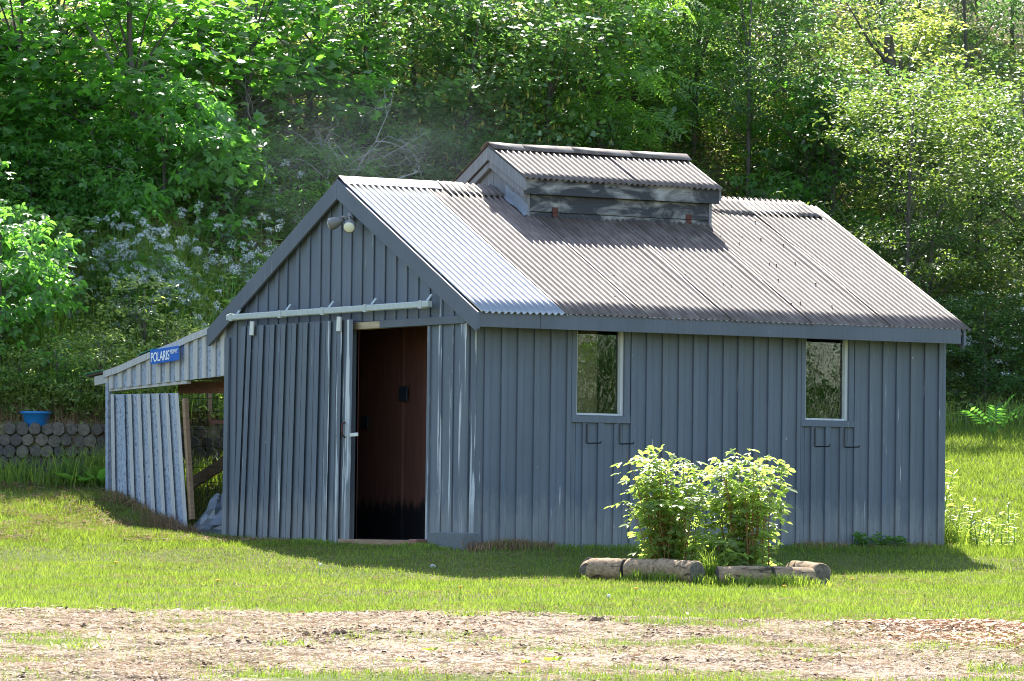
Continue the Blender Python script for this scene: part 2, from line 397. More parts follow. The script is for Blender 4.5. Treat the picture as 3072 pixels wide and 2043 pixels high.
# ------------------------------------------------------------------ ground and hillside sheets
def grid_sheet(name, sv, dv, dfun, zfun, mat, attr=None):
    S, D = np.meshgrid(sv, dv, indexing='ij'); D = dfun(S, D)
    XY = CAM[:2] + S[..., None]*HR + D[..., None]*HF
    X, Y = XY[..., 0], XY[..., 1]; Z = zfun(X, Y)
    V = np.stack([X, Y, Z], -1).reshape(-1, 3); n, k = S.shape
    I = np.arange(n*k).reshape(n, k)
    F = np.stack([I[:-1, :-1], I[1:, :-1], I[1:, 1:], I[:-1, 1:]], -1).reshape(-1, 4)
    me = np_mesh(name, V, [F])
    if attr:
        at = me.attributes.new('straw', 'FLOAT', 'POINT'); at.data.foreach_set('value', attr(X, Y).ravel().astype(np.float32))
    o = obj(name, me, mat, None, True); o['kind'] = 'structure'; return o
sv = np.concatenate([[-160, -80, -40, -20, -12], np.arange(-8, 8.01, .09), [12, 20, 40, 80, 160]])
dv = np.concatenate([[-160, -80, -30, -10, 0, 10, 18], np.arange(21, 44, .09), np.arange(44, 54.01, .2)])
grid_sheet('ground', sv, dv, lambda S, D: np.where(D <= 44, D, 44+(D-44)/10*(hill_start(S)+.35-44)), ground_z, M['ground'], straw_amount)
hv = np.concatenate([[-160, -80, -40, -20, -12], np.arange(-9, 9.01, .25), [12, 20, 40, 80, 160]])
du = np.concatenate([[-.012], np.arange(0.001, 13, .25), [14, 16, 20, 30, 60, 200]])
grid_sheet('hillside', hv, du, lambda S, D: hill_start(S)+D, hill_z, M['hill'])

# ------------------------------------------------------------------ leaf meshes
T_FOLD = (np.array([(0, 0, 0), (.28, .24, .07), (.66, .22, .05), (1, 0, -.08), (.66, -.22, .05), (.28, -.24, .07)]), [np.array([(0, 1, 2, 3), (0, 3, 4, 5)])])
T_ROUND = (np.array([(0, 0, 0), (.2, .36, .05), (.62, .38, .03), (1, 0, -.1), (.62, -.38, .03), (.2, -.36, .05)]), [np.array([(0, 1, 2, 3), (0, 3, 4, 5)])])
T_NARROW = (np.array([(0, 0, 0), (.4, .14, .04), (1, 0, -.12), (.4, -.14, .04)]), [np.array([(0, 1, 2), (0, 2, 3)])])
_mp = [(0, 0), (.05, .3), (-.12, .5), (.25, .42), (.42, .62), (.52, .34), (1, 0), (.52, -.34), (.42, -.62), (.25, -.42), (-.12, -.5), (.05, -.3)]
T_MAPLE = (np.array([(.28, 0, .03)]+[(a_, b_, -.1*abs(b_)-.04*a_) for a_, b_ in _mp]), [np.array([(0, i+1, (i+1) % 12+1) for i in range(12)])])
_tri = []
for ang, off in ((0, .45), (1.15, .25), (-1.15, .25)):
    c_, s_ = math.cos(ang), math.sin(ang)
    for q in T_FOLD[0]: x_, y_, z_ = q*(.62 if ang else .7); _tri.append((off*(1 if not ang else 1)+x_*c_-y_*1.15*s_, x_*s_+y_*1.15*c_, z_-.1*x_*x_))
T_TRI = (np.array(_tri), [np.concatenate([T_FOLD[1][0]+6*i for i in range(3)])])
_cp = []
for i in range(6):
    a0 = .15+.16*i
    for sg in (1, -1):
        for q in T_NARROW[0]:
            x_, y_, z_ = q*.36; _cp.append((a0+x_*.45-y_*sg*.9, sg*(x_*.9)+y_*.5, z_-.25*a0*a0))
T_COMP = (np.array(_cp), [np.concatenate([T_NARROW[1][0]+4*i for i in range(12)])])

def unit(v): return v/(np.linalg.norm(v, axis=-1, keepdims=True)+1e-9)
def leaves(pos, axis, nrm, size, T):
    tv, tf = T
    a = unit(axis); n = unit(nrm-a*np.sum(nrm*a, -1, keepdims=True)); b = np.cross(n, a)
    sz = size[:, None, None]
    V = pos[:, None, :]+sz*(tv[None, :, 0:1]*a[:, None]+tv[None, :, 1:2]*b[:, None]+tv[None, :, 2:3]*n[:, None])
    k = len(tv); off = (np.arange(len(pos))*k)[:, None, None]
    return V.reshape(-1, 3), [(f[None]+off).reshape(-1, f.shape[1]) for f in tf]
def rand_dirs(rg, n, up=1., spread=.6):
    v = rg.normal(size=(n, 3))*spread; v[:, 2] += up; return unit(v)
def spray_leaves(rg, centers, outward, per, rad, size, T, flat=.45, droop=.3, tilt=.36):
    n = len(centers)*per
    c = np.repeat(centers, per, 0); o = np.repeat(outward, per, 0)
    off = rg.normal(size=(n, 3))*rad*np.array((1, 1, flat)); pos = c+off
    az = rg.uniform(0, 2*math.pi, n); ax = np.stack([np.cos(az), np.sin(az), -droop+rg.normal(size=n)*.3], -1)+o*.6
    return leaves(pos, ax, rand_dirs(rg, n, 1, tilt), size*rg.uniform(.65, 1.25, n), T)
def crown_centers(rg, H, R, z0, nl, per, clump):
    """limb tips on an egg-shaped crown, sprays gathered round each limb"""
    t = rg.uniform(0, 1, nl); z = z0+(H-z0)*t
    prof = R*np.sqrt(np.clip(1-((t-.42)/.62)**2, .04, 1))
    az = np.arange(nl)*2.4+rg.uniform(-.4, .4, nl); r = prof*np.sqrt(rg.uniform(.12, 1, nl))
    tips = np.stack([r*np.cos(az), r*np.sin(az), z], -1)
    c = np.repeat(tips, per, 0)+rg.normal(size=(nl*per, 3))*clump*np.array((1, 1, .55))
    out = unit(c*np.array((1, 1, .3))-np.array((0, 0, .15*H)))
    return tips, c, out
def make_tree(name, label, cat, H, R, z0, nl, per, nleaf, lsize, T, mat, seed, group=None, clump=.34, rad=.16, trunk_r=.07, extra=None, stem='trunk', foliage='crown', bmat='bark', droop=.3, flat=.45):
    rg = np.random.default_rng(seed)
    root = thing(name, label, cat, (0, 0, 0), 0, group)
    tips, c, out = crown_centers(rg, H, R, z0, nl, per, clump)
    b = MB(); lean = rg.normal(size=2)*.04*H
    top = np.array((lean[0], lean[1], H*.9))
    mid = [np.array((lean[0]*t*t+.03*math.sin(5*t+seed), lean[1]*t*t, H*.9*t-.15*(t == 0))) for t in (0, .25, .5, .75, 1)]
    b.tube(mid, [trunk_r*1.25, trunk_r, trunk_r*.75, trunk_r*.5, .012], 7)
    lf = .35 if nl < 45 else .2
    for p in tips[:22]:
        t = min(max(p[2]/H*.75, .12), .95); s0 = np.array((lean[0]*t*t, lean[1]*t*t, H*.9*t*.85))
        m_ = (s0+p)/2+np.array((0, 0, .06*H))*rg.uniform(-.2, 1)
        b.tube([s0, m_, p], [trunk_r*lf, trunk_r*lf*.6, .005], 5, False)
        if rg.uniform() < .6: b.tube([m_, m_+(p-s0)*.35+rg.normal(size=3)*.15], [trunk_r*.14, .004], 4, False)
    b.build(stem, M[bmat], root, True)
    V, F = spray_leaves(rg, c, out, nleaf, rad, lsize, T, flat, droop)
    obj(foliage, np_mesh(foliage, V, F), M[mat], root)
    if extra: extra(rg, root, tips, c, out)
    return root

# ------------------------------------------------------------------ the barn
barn = thing('barn', 'grey-blue board-and-batten barn with corrugated roof and roof-top vent cupola', 'barn', (0, 0, 0))
ZB = -.3                                         # walls run into the ground
xf = lambda px, y=0.: float(on_front(px, 1350, y)[0])
yg = lambda px, x=0., py=1000: float(on_gable(px, py, x)[1])
# windows
WIN = []
for (gl, gr, ol, orr, sz0, sz1) in ((1726, 1867, 1710, 1885, 1247, 1269), (2413, 2541, 2399, 2557, 1262, 1281)):
    WIN.append((xf(gl), xf(gr), xf(ol), xf(orr), float(on_front((gl+gr)/2, sz0)[2]), float(on_front((gl+gr)/2, sz1)[2])))
WTOP = 2.03
DY0, DY1, DH = .735, 2.235, 2.04                  # doorway
TH = .03
def top_gable(y): return HRG-abs(y-W/2)*TAN-.02
# front wall
fw = MB()
xs = [0.02] + [v for w in WIN for v in w[:2]] + [L-.02]
zt = HE+.02
for i in range(0, len(xs), 2): fw.box((xs[i], .035, ZB), (xs[i+1], .065, zt))
for w in WIN:
    fw.box((w[0], .035, ZB), (w[1], .065, w[4])); fw.box((w[0], .035, WTOP), (w[1], .065, zt))
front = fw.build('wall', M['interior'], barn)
front['label'] = 'long front wall with two windows'
LINES = [1405, 1447.6, 1498.6, 1547, 1597, 1646.6, 1695, 1744, 1790, 1838, 1887, 1933.6, 1981.6, 2030, 2074.5, 2119, 2164, 2208.6, 2255.6, 2299, 2342, 2386, 2429.6, 2472, 2516, 2558, 2603, 2643, 2684, 2726.6, 2769, 2811]
BX = [xf(p)+.002 for p in LINES]
BW_ = .062
edges = [0.0]+[b_+BW_/2 for b_ in BX[1:-1]]+[L]
def front_pieces(x0, x1, y0, y1, name, mat):
    for (z0, z1) in [(ZB, zt)]:
        segs = [(x0, x1, z0, z1)]
        for w in WIN:
            a0, a1, zb = w[2]-.004, w[3]+.004, w[5]
            if name == 'board': a0, a1, zb = w[0], w[1], w[4]-.01
            new = []
            for s_ in segs:
                if s_[1] <= a0+1e-4 or s_[0] >= a1-1e-4: new.append(s_); continue
                if s_[0] < a0: new.append((s_[0], a0, s_[2], s_[3]))
                if s_[1] > a1: new.append((a1, s_[1], s_[2], s_[3]))
                new.append((max(s_[0], a0), min(s_[1], a1), s_[2], zb))
            segs = new
        for s_ in segs:
            if s_[1]-s_[0] < .012: continue
            q = rnd.uniform(-.002, .002) if name == 'board' else 0
            lo = s_[2]+rnd.uniform(0, .03)
            MB().box((s_[0]+.001, y0+q, lo), (s_[1]-.001, y1, s_[3])).build(name, mat, front, bevel=.003)
for i in range(len(edges)-1): front_pieces(edges[i], edges[i+1], 0, .033, 'board', M['paint'])
for i, b_ in enumerate(BX):
    front_pieces(b_, b_+BW_, -.024, -.0025, 'batten', M['paint_worn'] if i == 0 else M['paint'])
MB().box((L-.012, -.027, ZB), (L+.028, .09, zt)).build('corner_board', M['paint'], barn, bevel=.003)
# windows
for wi, w in enumerate(WIN):
    f_ = MB()
    f_.box((w[2], -.022, w[5]+.012), (w[0]-.004, .03, 2.06)); f_.box((w[1]+.004, -.022, w[5]+.012), (w[3], .03, 2.06))
    win = f_.build('window', M['paint'], barn, bevel=.003)
    MB().box((w[2]-.004, -.03, w[5]), (w[3]+.004, .03, w[4])).build('sill', M['paint'], win, bevel=.004)
    s_ = MB()
    for xa, xb in ((w[0]-.004, w[0]+.016), (w[1]-.03, w[1]+.004)): s_.box((xa, .004, w[4]+.002), (xb, .062, 2.05))
    s_.box((w[0]+.0165, .006, w[4]+.002), (w[1]-.0305, .062, w[4]+.022))
    s_.build('sash', M['sash'], win, bevel=.002)
    MB().box((w[0]+.0165, .045, w[4]+.0225), (w[1]-.031, .049, 2.05)).build('pane', M['glass'], win)
    for fx in (.3, .86):
        xx = w[2]+(w[3]-w[2])*fx-.03
        MB().tube([(xx, -.036, w[5]-.005), (xx, -.036, w[5]-.19), (xx, -.05, w[5]-.197), (xx+.01, -.27, w[5]-.195), (xx+.01, -.275, w[5]-.175)], .007, 6).build('bracket', M['black_iron'], win)
ib = MB().box((1.36, .3, .9), (1.62, .33, 2.1)).build('interior_panel', M['brown_wood'], barn)
# gable wall
def gable_poly(y0, y1, z0, x, t, tops=top_gable):
    ys = [y0]+([W/2] if y0 < W/2 < y1 else [])+[y1]
    return [(x, y, z0) for y in (y0, y1)]+[(x, y, tops(y)) for y in ys[::-1]], (t, 0, 0)
gw = MB()
gw.prism(*gable_poly(.03, DY0, ZB, .035, .03)); gw.prism(*gable_poly(DY1, W-.03, ZB, .035, .03)); gw.prism(*gable_poly(DY0, DY1, DH+.05, .035, .03))
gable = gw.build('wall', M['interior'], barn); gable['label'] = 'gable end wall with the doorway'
GL = [836, 863, 897.6, 930, 962.6, 991, 1024, 1054.5, 1087, 1121.5, 1156, 1190, 1223, 1257, 1292, 1330, 1364.5]
GY = [yg(p) for p in GL]
k_ = GY[0]
while k_ < W-.1: k_ += .225; GY.insert(0, k_)
GY = [y for y in GY if .05 < y < W-.05]
ge = [W-.002]+[y+.031 for y in GY]+[.002]
def gable_piece(y0, y1, x0, x1, name, mat):
    lo, hi = min(y0, y1), max(y0, y1); segs = [(lo, hi, ZB)]
    d0, d1 = DY0, DY1
    new = []
    for s_ in segs:
        if s_[1] <= d0+1e-4 or s_[0] >= d1-1e-4: new.append(s_); continue
        if s_[0] < d0: new.append((s_[0], d0, ZB))
        if s_[1] > d1: new.append((d1, s_[1], ZB))
        new.append((max(s_[0], d0), min(s_[1], d1), DH+.075))
    for s_ in new:
        if s_[1]-s_[0] < .012: continue
        MB().prism(*gable_poly(s_[0]+.001, s_[1]-.001, s_[2], x0, x1-x0)).build(name, mat, gable, bevel=.003)
for i in range(len(ge)-1): gable_piece(ge[i+1], ge[i], rnd.uniform(-.002, .002), .033, 'board', M['paint'])
for y in GY: gable_piece(y, y+.062, -.017, -.0035, 'batten', M['paint_worn'] if y < .5 else M['paint'])
MB().box((-.03, -.026, ZB), (-.002, .1, HE-.07)).build('corner_board', M['paint_worn'], barn, bevel=.003)
MB().box((-.03, W-.085, ZB), (-.004, W+.004, HE-.12)).build('corner_board', M['paint'], barn, bevel=.003)
jm = MB().box((-.02, DY0-.05, ZB), (.06, DY0, DH)).build('door_jamb', M['paint_worn'], barn, bevel=.003)
MB().box((-.02, DY1, ZB), (.06, DY1+.05, DH)).build('door_jamb', M['paint'], barn, bevel=.003)
ym = yg(1150)
MB().box((-.045, ym+.001, DH), (.06, DY1+.05, DH+.07)).build('lintel', M['bare_wood'], barn, bevel=.004)
MB().box((-.045, -.02, DH), (.06, ym, DH+.075)).build('lintel', M['paint_trim'], barn, bevel=.004)
MB().box((-.12, DY0-.1, -.08), (.2, DY1+.05, -.012)).build('threshold', M['brown_wood'], barn, bevel=.004)
# other two walls, floor, interior partition
bw = MB().box((.02, W-.03, ZB), (L-.02, W, HE+.1)).build('wall', M['paint'], barn); bw['label'] = 'plain back wall'
rw = MB().prism(*gable_poly(.07, W-.031, ZB, L-.05, .045)).build('wall', M['paint'], barn); rw['label'] = 'far gable end wall'
MB().box((.067, .067, -.06), (L-.052, W-.032, -.014)).build('floor', M['floor'], barn)
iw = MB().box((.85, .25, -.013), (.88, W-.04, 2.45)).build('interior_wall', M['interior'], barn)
for y in (.9, 1.33, 1.78, 2.22, 2.7):
    MB().box((.82, y, -.013), (.848, y+.055, 2.45)).build('stud', M['interior'], iw)
def in_wall(px, py): return on_gable(px, py, .815)
for p, q in (((1200, 1160), (1223, 1204)), ((1088, 1248), (1106, 1284))):
    a_, b_ = in_wall(*p), in_wall(*q)
    MB().box((.8, b_[1], b_[2]), (.817, a_[1], a_[2])).build('switch_box', M['outlet'], iw, bevel=.003)
# roof: deck then sheets
XL, XR = -.052, L+.11
rf = MB()
for sg in (-1, 1):
    ye = W/2+sg*(W/2+OV-.02)
    rf.prism([(0.002, W/2, HRG-.05), (0.002, ye, HE-.04), (0.002, ye, HE-.065), (0.002, W/2, HRG-.085)], (L+.05, 0, 0))
roof = rf.build('roof', M['brown_wood'], barn)
def corrugated(name, mat, parent, x0, x1, prof, pitch=.0684, amp=.0125, wob=.004, seed=0, phase=0, lift=0):
    """prof: list of (y, z) down the slope"""
    rg = np.random.default_rng(seed)
    nx = max(2, int(round((x1-x0)/pitch*8)))+1
    X = np.linspace(x0, x1, nx); n = len(prof)
    P = np.array(prof, float); tt = np.linspace(0, 1, n)
    dy, dz = P[-1]-P[0]; ln = math.hypot(dy, dz); ny, nz = (-dz/ln, dy/ln)
    if nz < 0: ny, nz = -ny, -nz
    wv = amp*np.sin((X-x0)/pitch*2*math.pi+phase)
    V = np.zeros((n, nx, 3)); w1 = rg.uniform(-1, 1, 4)
    for i in range(n):
        off = wv+wob*(w1[0]*math.sin(3*tt[i]+w1[1]*3)+w1[2]*np.sin(X*2.2+tt[i]*2))
        if lift: off = off+lift*np.clip((X-x0)/(x1-x0)*6-5, 0, 1)*math.sin(tt[i]*math.pi)**2
        V[i, :, 0] = X; V[i, :, 1] = P[i, 0]+off*ny; V[i, :, 2] = P[i, 1]+off*nz
    I = np.arange(n*nx).reshape(n, nx)
    F = np.stack([I[:-1, :-1], I[1:, :-1], I[1:, 1:], I[:-1, 1:]], -1).reshape(-1, 4)
    o = obj(name, np_mesh(name, V.reshape(-1, 3)-origin(parent), [F]), mat, parent, True)
    md = o.modifiers.new('gauge', 'SOLIDIFY'); md.thickness = .0025; md.offset = -1
    return o
def slope(sg, t0, t1, up=0., n=10):              # t in metres from ridge down, horizontally
    return [(W/2+sg*t, HRG-t*TAN+up) for t in np.linspace(t0, t1, n)]
TE = W/2+OV+.03
wd = (XR-XL)/6
for i in range(6):
    x0, x1 = XL+i*wd, XL+(i+1)*wd
    new = i == 0
    corrugated('roof_sheet', M['metal_new' if new else 'metal_old'], roof, x0-(0 if new else .012), x1+.006, slope(-1, .05, TE+(.01 if new else rnd.uniform(-.01, .015)), .006 if new else -.002+.003*(i % 2)), seed=i, lift=(.022 if i in (2, 3, 4) else 0), wob=.005)
    corrugated('roof_sheet', M['metal_old'], roof, x0, x1, slope(1, .05, TE), seed=20+i)
corrugated('ridge_sheet', M['metal_old'], roof, 3.93, XR-.12, slope(-1, 0, .37, .022, 5), seed=40, wob=.01)
corrugated('ridge_sheet', M['metal_old'], roof, 3.93, XR-.12, slope(1, 0, .37, .022, 5), seed=41)
corrugated('ridge_sheet', M['metal_old'], roof, 1.05, 1.715, slope(-1, 0, .26, .02, 5), seed=42, wob=.014)
MB().prism([(XL-.01, W/2-.15, HRG-.15*TAN+.017), (XL-.01, W/2, HRG+.028), (XL-.01, W/2+.15, HRG-.15*TAN+.017), (XL-.01, W/2+.15, HRG-.15*TAN+.013), (XL-.01, W/2, HRG+.022), (XL-.01, W/2-.15, HRG-.15*TAN+.013)], (1.4, 0, 0)).build('ridge_cap', M['metal_new'], roof, bevel=.003)
nl = MB()
for row in (.45, .95, 1.45, 1.95, 2.45):
    for i in range(int((XR-XL)/.0684)):
        if rnd.random() < (.22 if i > 13 else .16):
            x = XL+(i+.25)*.0684; t = row+rnd.uniform(-.11, .11)
            if 1.6 < x < 4 and t < .75: continue
            y, z = W/2-t, HRG-t*TAN+.008
            r = rnd.uniform(.004, .009)
            nl.tube([(x, y, z), (x, y-.002, z+.006)], r, 5)
nlo = nl.build('nail', M['dark'], roof); nlo['kind'] = 'stuff'
# fascia and rake boards
x1f = float(on_front(2881, 1010, -OV)[0]); xm = xf(1615, -OV)
fz0, fz1 = HE-.155, HE-.006
MB().box((-.05, -OV-.012, fz0), (xm, -OV+.018, fz1)).build('fascia', M['paint_trim'], barn, bevel=.003)
MB().box((xm+.002, -OV-.014, fz0), (x1f, -OV+.018, fz1)).build('fascia', M['paint_trim'], barn, bevel=.003)
MB().box((.01, -OV+.0185, fz0+.03), (L, -.028, fz0+.045)).build('soffit', M['paint_trim'], barn)
MB().box((-.05, W+OV-.018, fz0), (x1f, W+OV+.012, fz1)).build('fascia', M['paint_trim'], barn)
for sg in (-1, 1):
    ye = W/2+sg*(W/2+OV+.012)
    for xx, t_ in ((-.05, -.03), (L+.03, .03)):
        MB().prism([(xx, W/2+sg*.001, HRG-.012), (xx, ye, HE-.02), (xx, ye, HE-.17), (xx, ye-sg*.03, HE-.20), (xx, W/2+sg*.001, HRG-.205)], (t_, 0, 0)).build('rake_board', M['paint_trim'], barn, bevel=.003)
# sliding door, hung a little askew
def door_pt(u, v, x):                             # u left->right, v top->bottom
    tl, tr, bl, br = (on_gable(724, 979, x), on_gable(1060, 958, x), on_gable(697, 1611, x), on_gable(1048, 1645, x))
    return (tl*(1-u)+tr*u)*(1-v)+(bl*(1-u)+br*u)*v
DX = -.075
dr = MB().hexa([door_pt(0.002, .999, DX), door_pt(.998, .999, DX), door_pt(.998, .999, DX+.04), door_pt(0.002, .999, DX+.04), door_pt(0.002, .002, DX), door_pt(.998, .002, DX), door_pt(.998, .002, DX+.04), door_pt(0.002, .002, DX+.04)])
door = dr.build('door', M['paint'], barn); door['label'] = 'sliding board door pushed part way open'
US = [0, .055, .165, .265, .365, .462, .562, .668, .765, .862, .915, 1.0]
for i in range(len(US)-1):
    u0, u1 = US[i]+.001, US[i+1]-.001; lo = 1+rnd.uniform(-.004, .012)
    x0 = DX-.012-rnd.uniform(0, .003)
    MB().hexa([door_pt(u0, lo, x0), door_pt(u1, lo, x0), door_pt(u1, lo, DX-.001), door_pt(u0, lo, DX-.001), door_pt(u0, 0, x0), door_pt(u1, 0, x0), door_pt(u1, 0, DX-.001), door_pt(u0, 0, DX-.001)]).build('board', M['paint_worn'] if i > 9 else M['paint'], door, bevel=.002)
for i, u in enumerate(US[:-1]):
    if i == 10: continue
    u0, u1 = u+.004, u+.042; x0 = DX-.038; lo = 1+rnd.uniform(-.002, .008)
    MB().hexa([door_pt(u0, lo, x0), door_pt(u1, lo, x0), door_pt(u1, lo, DX-.016), door_pt(u0, lo, DX-.016), door_pt(u0, 0, x0), door_pt(u1, 0, x0), door_pt(u1, 0, DX-.016), door_pt(u0, 0, DX-.016)]).build('batten', M['paint_worn'] if i in (8, 9) else M['paint'], door, bevel=.003)
u0, u1, x0 = .945, .998, DX-.04
MB().hexa([door_pt(u0, 1, x0), door_pt(u1, 1, x0), door_pt(u1, 1, DX-.016), door_pt(u0, 1, DX-.016), door_pt(u0, 0, x0), door_pt(u1, 0, x0), door_pt(u1, 0, DX-.016), door_pt(u0, 0, DX-.016)]).build('stile', M['paint_worn'], door, bevel=.003)
hp = [on_gable(1034, 1267, DX-.045), on_gable(1027, 1273, DX-.09), on_gable(1025, 1290, DX-.1), on_gable(1027, 1305, DX-.09), on_gable(1034, 1312, DX-.045)]
MB().tube(hp, .009, 7).build('handle', M['rust'], door, True)
MB().beam(on_gable(1050, 1305, DX-.045), on_gable(1074, 1303, DX-.045), .012, .035).build('latch', M['white_paint'], door, bevel=.003)
for pa, pb in (((757, 964), (755, 1006)), ((1018, 950), (1016, 994))):
    MB().beam(on_gable(*pa, DX-.05), on_gable(*pb, DX-.05), .075, .02, (1, 0, 0)).build('hanger', M['white_paint'], door, bevel=.004)
ta, tb = on_gable(685, 953, -.12), on_gable(1290, 912, -.12)
tr = MB().beam(ta, tb, .06, .062).build('door_track', M['track'], barn, bevel=.008)
for px, py in ((700, 952), (846, 943), (974, 934), (1102, 925), (1268, 914)):
    c0 = on_gable(px, py, -.12); dv_ = (tb-ta)/np.linalg.norm(tb-ta)
    b_ = MB().beam(c0-dv_*.028, c0+dv_*.028, .075, .078)
    b_.beam(c0+dv_*.05+np.array((.02, 0, .035)), c0+dv_*.05+np.array((.07, 0, .1)), .04, .012, (1, 0, 0))
    b_.build('track_bracket', M['track'], tr, bevel=.003)
# cupola
CX0, CX1, CY, CE, CRZ = 1.72, 3.915, 1.833, 3.60, 3.955
CW = W/2-CY; EY = CY-.085; CT = (CRZ-CE)/(W/2-EY)
cm = MB()
zr = lambda y: HRG-abs(y-W/2)*TAN
cm.prism([(CX0+.02, CY+.02, zr(CY)-.08), (CX0+.02, 2*W/2-CY-.02, zr(CY)-.08), (CX0+.02, W-CY-.02, CE-.05), (CX0+.02, W/2, CRZ-.05), (CX0+.02, CY+.02, CE-.05)], (CX1-CX0-.04, 0, 0))
cup = cm.build('cupola', M['grey_wood'], barn)
cup['label'] = 'weathered grey wood vent cupola on the ridge'
nb = 11
for side, x in ((-1, CX0), (1, CX1)):
    ys = np.linspace(CY, W-CY, nb)
    for i in range(nb-1):
        y0, y1 = ys[i]+.002, ys[i+1]-.002; q = rnd.uniform(0, .004)
        tp = lambda y: CRZ-abs(y-W/2)*CT-.06
        pl = [(x, y0, zr(y0)+.0), (x, y1, zr(y1)+.0)]+([(x, W/2, CRZ-.06)] if 0 else [])+[(x, y1, tp(y1)), (x, y0, tp(y0))]
        MB().prism(pl, (side*(-.018)+0, 0, 0) if False else ((.018 if side < 0 else -.018), 0, 0)).build('board', M['grey_wood'], cup)
MB().box((CX0+.03, CY-.015, zr(CY)+.045), (CX1-.03, CY+.018, CE-.165)).build('vent_flap', M['grey_wood_h'], cup, bevel=.004)
MB().box((CX0+.0, CY-.004, zr(CY)-.02), (CX1, CY+.016, zr(CY)+.041)).build('sill', M['grey_wood_h'], cup, bevel=.004)
for x in (CX0-.004, CX1-.03):
    MB().box((x, CY-.018, zr(CY)-.02), (x+.034, CY+.0185, CE-.1)).build('corner_board', M['grey_wood'], cup, bevel=.003)
for px in (1662, 2063):
    x = float(on_front(px, 655, CY)[0])
    h = MB().box((x-.032, CY-.024, zr(CY)+.05), (x+.032, CY-.0155, zr(CY)+.095)).box((x-.026, CY-.026, zr(CY)+.0), (x+.026, CY-.0165, zr(CY)+.044))
    h.tube([(x-.034, CY-.024, zr(CY)+.047), (x+.034, CY-.024, zr(CY)+.047)], .008, 6).build('hinge', M['rust'], cup)
MB().box((CX0-.055, EY+.002, CE-.165), (CX1+.05, EY+.024, CE-.012)).build('fascia', M['grey_wood_h'], cup, bevel=.003)
MB().box((CX0-.055, W-EY-.024, CE-.165), (CX1+.05, W-EY-.002, CE-.012)).build('fascia', M['grey_wood_h'], cup, bevel=.003)
for sg in (-1, 1):
    ye = W/2+sg*(W/2-EY)
    for xx, t_ in ((CX0-.054, -.022), (CX1+.05, .022)):
        MB().prism([(xx, W/2+sg*.0015, CRZ-.008), (xx, ye, CE-.008), (xx, ye, CE-.135), (xx, W/2+sg*.0015, CRZ-.14)], (t_, 0, 0)).build('rake_board', M['grey_wood'], cup, bevel=.003)
    ye2 = W/2+sg*(CW+.03)
    MB().prism([(CX0-.053, W/2+sg*.0015, CRZ-.15), (CX0-.053, ye2, CRZ-.15-(CW+.03)*CT), (CX0-.053, ye2, CRZ-.22-(CW+.03)*CT), (CX0-.053, W/2+sg*.0015, CRZ-.22)], (.045, 0, 0)).build('rake_trim', M['grey_wood'], cup, bevel=.004)
    cprof = [(W/2+sg*t, CRZ+.008-t*CT) for t in np.linspace(.02, W/2-EY+.045, 6)]
    xm_ = 3.0
    corrugated('roof_sheet', M['metal_old'], cup, CX0-.085, xm_+.01, cprof, seed=60+sg)
    corrugated('roof_sheet', M['metal_old'], cup, xm_, CX1+.1, [(y, z-.003) for y, z in cprof], seed=63+sg)
cpts = [(CX0-.085, 0, .035), (CX0+.3, .004, .028), (2.6, -.004, .036), (3.3, .003, .03), (CX1+.1, 0, .034)]
rc = MB()
for (xa, ya, za), (xb, yb, zb) in zip(cpts[:-1], cpts[1:]):
    A = lambda x, y, z: [(x, W/2-.135+y, CRZ-.135*CT+z-.004), (x, W/2-.03, CRZ+z), (x, W/2+.03, CRZ+z), (x, W/2+.135, CRZ-.135*CT+z)]
    p, q = A(xa, ya, za), A(xb, yb, zb)
    rc.add(p+q, [(i, i+1, 5+i, 4+i) for i in range(3)])
ro = rc.build('ridge_cap', M['metal_old'], cup, True); md = ro.modifiers.new('gauge', 'SOLIDIFY'); md.thickness = .006
fl = MB()
fy = np.linspace(CY-.03, W/2-.25, 7)
for i in range(6):
    y0, y1 = fy[i], fy[i+1]; wv = lambda y: .012*math.sin(y*17)
    h_ = lambda y: .13+.01*math.sin(y*23)
    fl.add([(CX0-.045, y0, zr(y0)+.018+wv(y0)), (CX0-.045, y1, zr(y1)+.018+wv(y1)), (CX0-.008, y0, zr(y0)+.03), (CX0-.008, y1, zr(y1)+.03), (CX0-.006, y0, zr(y0)+h_(y0)), (CX0-.006, y1, zr(y1)+h_(y1))], [(0, 2, 3, 1), (2, 4, 5, 3)])
fo = fl.build('flashing', M['flashing'], cup); md = fo.modifiers.new('gauge', 'SOLIDIFY'); md.thickness = .003
# floodlight under the gable
fc = on_gable(1056, 652, -.03)
fl = thing('floodlight', 'twin-headed floodlight fixed to the gable just under the roof peak', 'floodlight', fc)
MB().tube([fc+np.array((.0, 0, 0)), fc+np.array((-.03, 0, 0))], .05, 14).build('base_plate', M['lamp_body'], fl, True)
for pc, dr_ in (((1051, 676), (-.55, -.62, -.42)), ((1005, 668), (-.55, .75, -.3))):
    hc = on_gable(*pc, -.14); dr_ = np.array(dr_); dr_ /= np.linalg.norm(dr_)
    b_ = MB().tube([fc+np.array((-.03, 0, 0)), fc*.5+hc*.5+np.array((-.02, 0, .03)), hc-dr_*.08], .014, 6)
    b_.tube([hc-dr_*.1, hc-dr_*.06, hc, hc+dr_*.05], [.02, .035, .058, .062], 14)
    hd = b_.build('lamp_head', M['lamp_body'], fl, True)
    MB().tube([hc+dr_*.051, hc+dr_*.062], [.058, .045], 14).build('lens', M['lens'], hd, True)

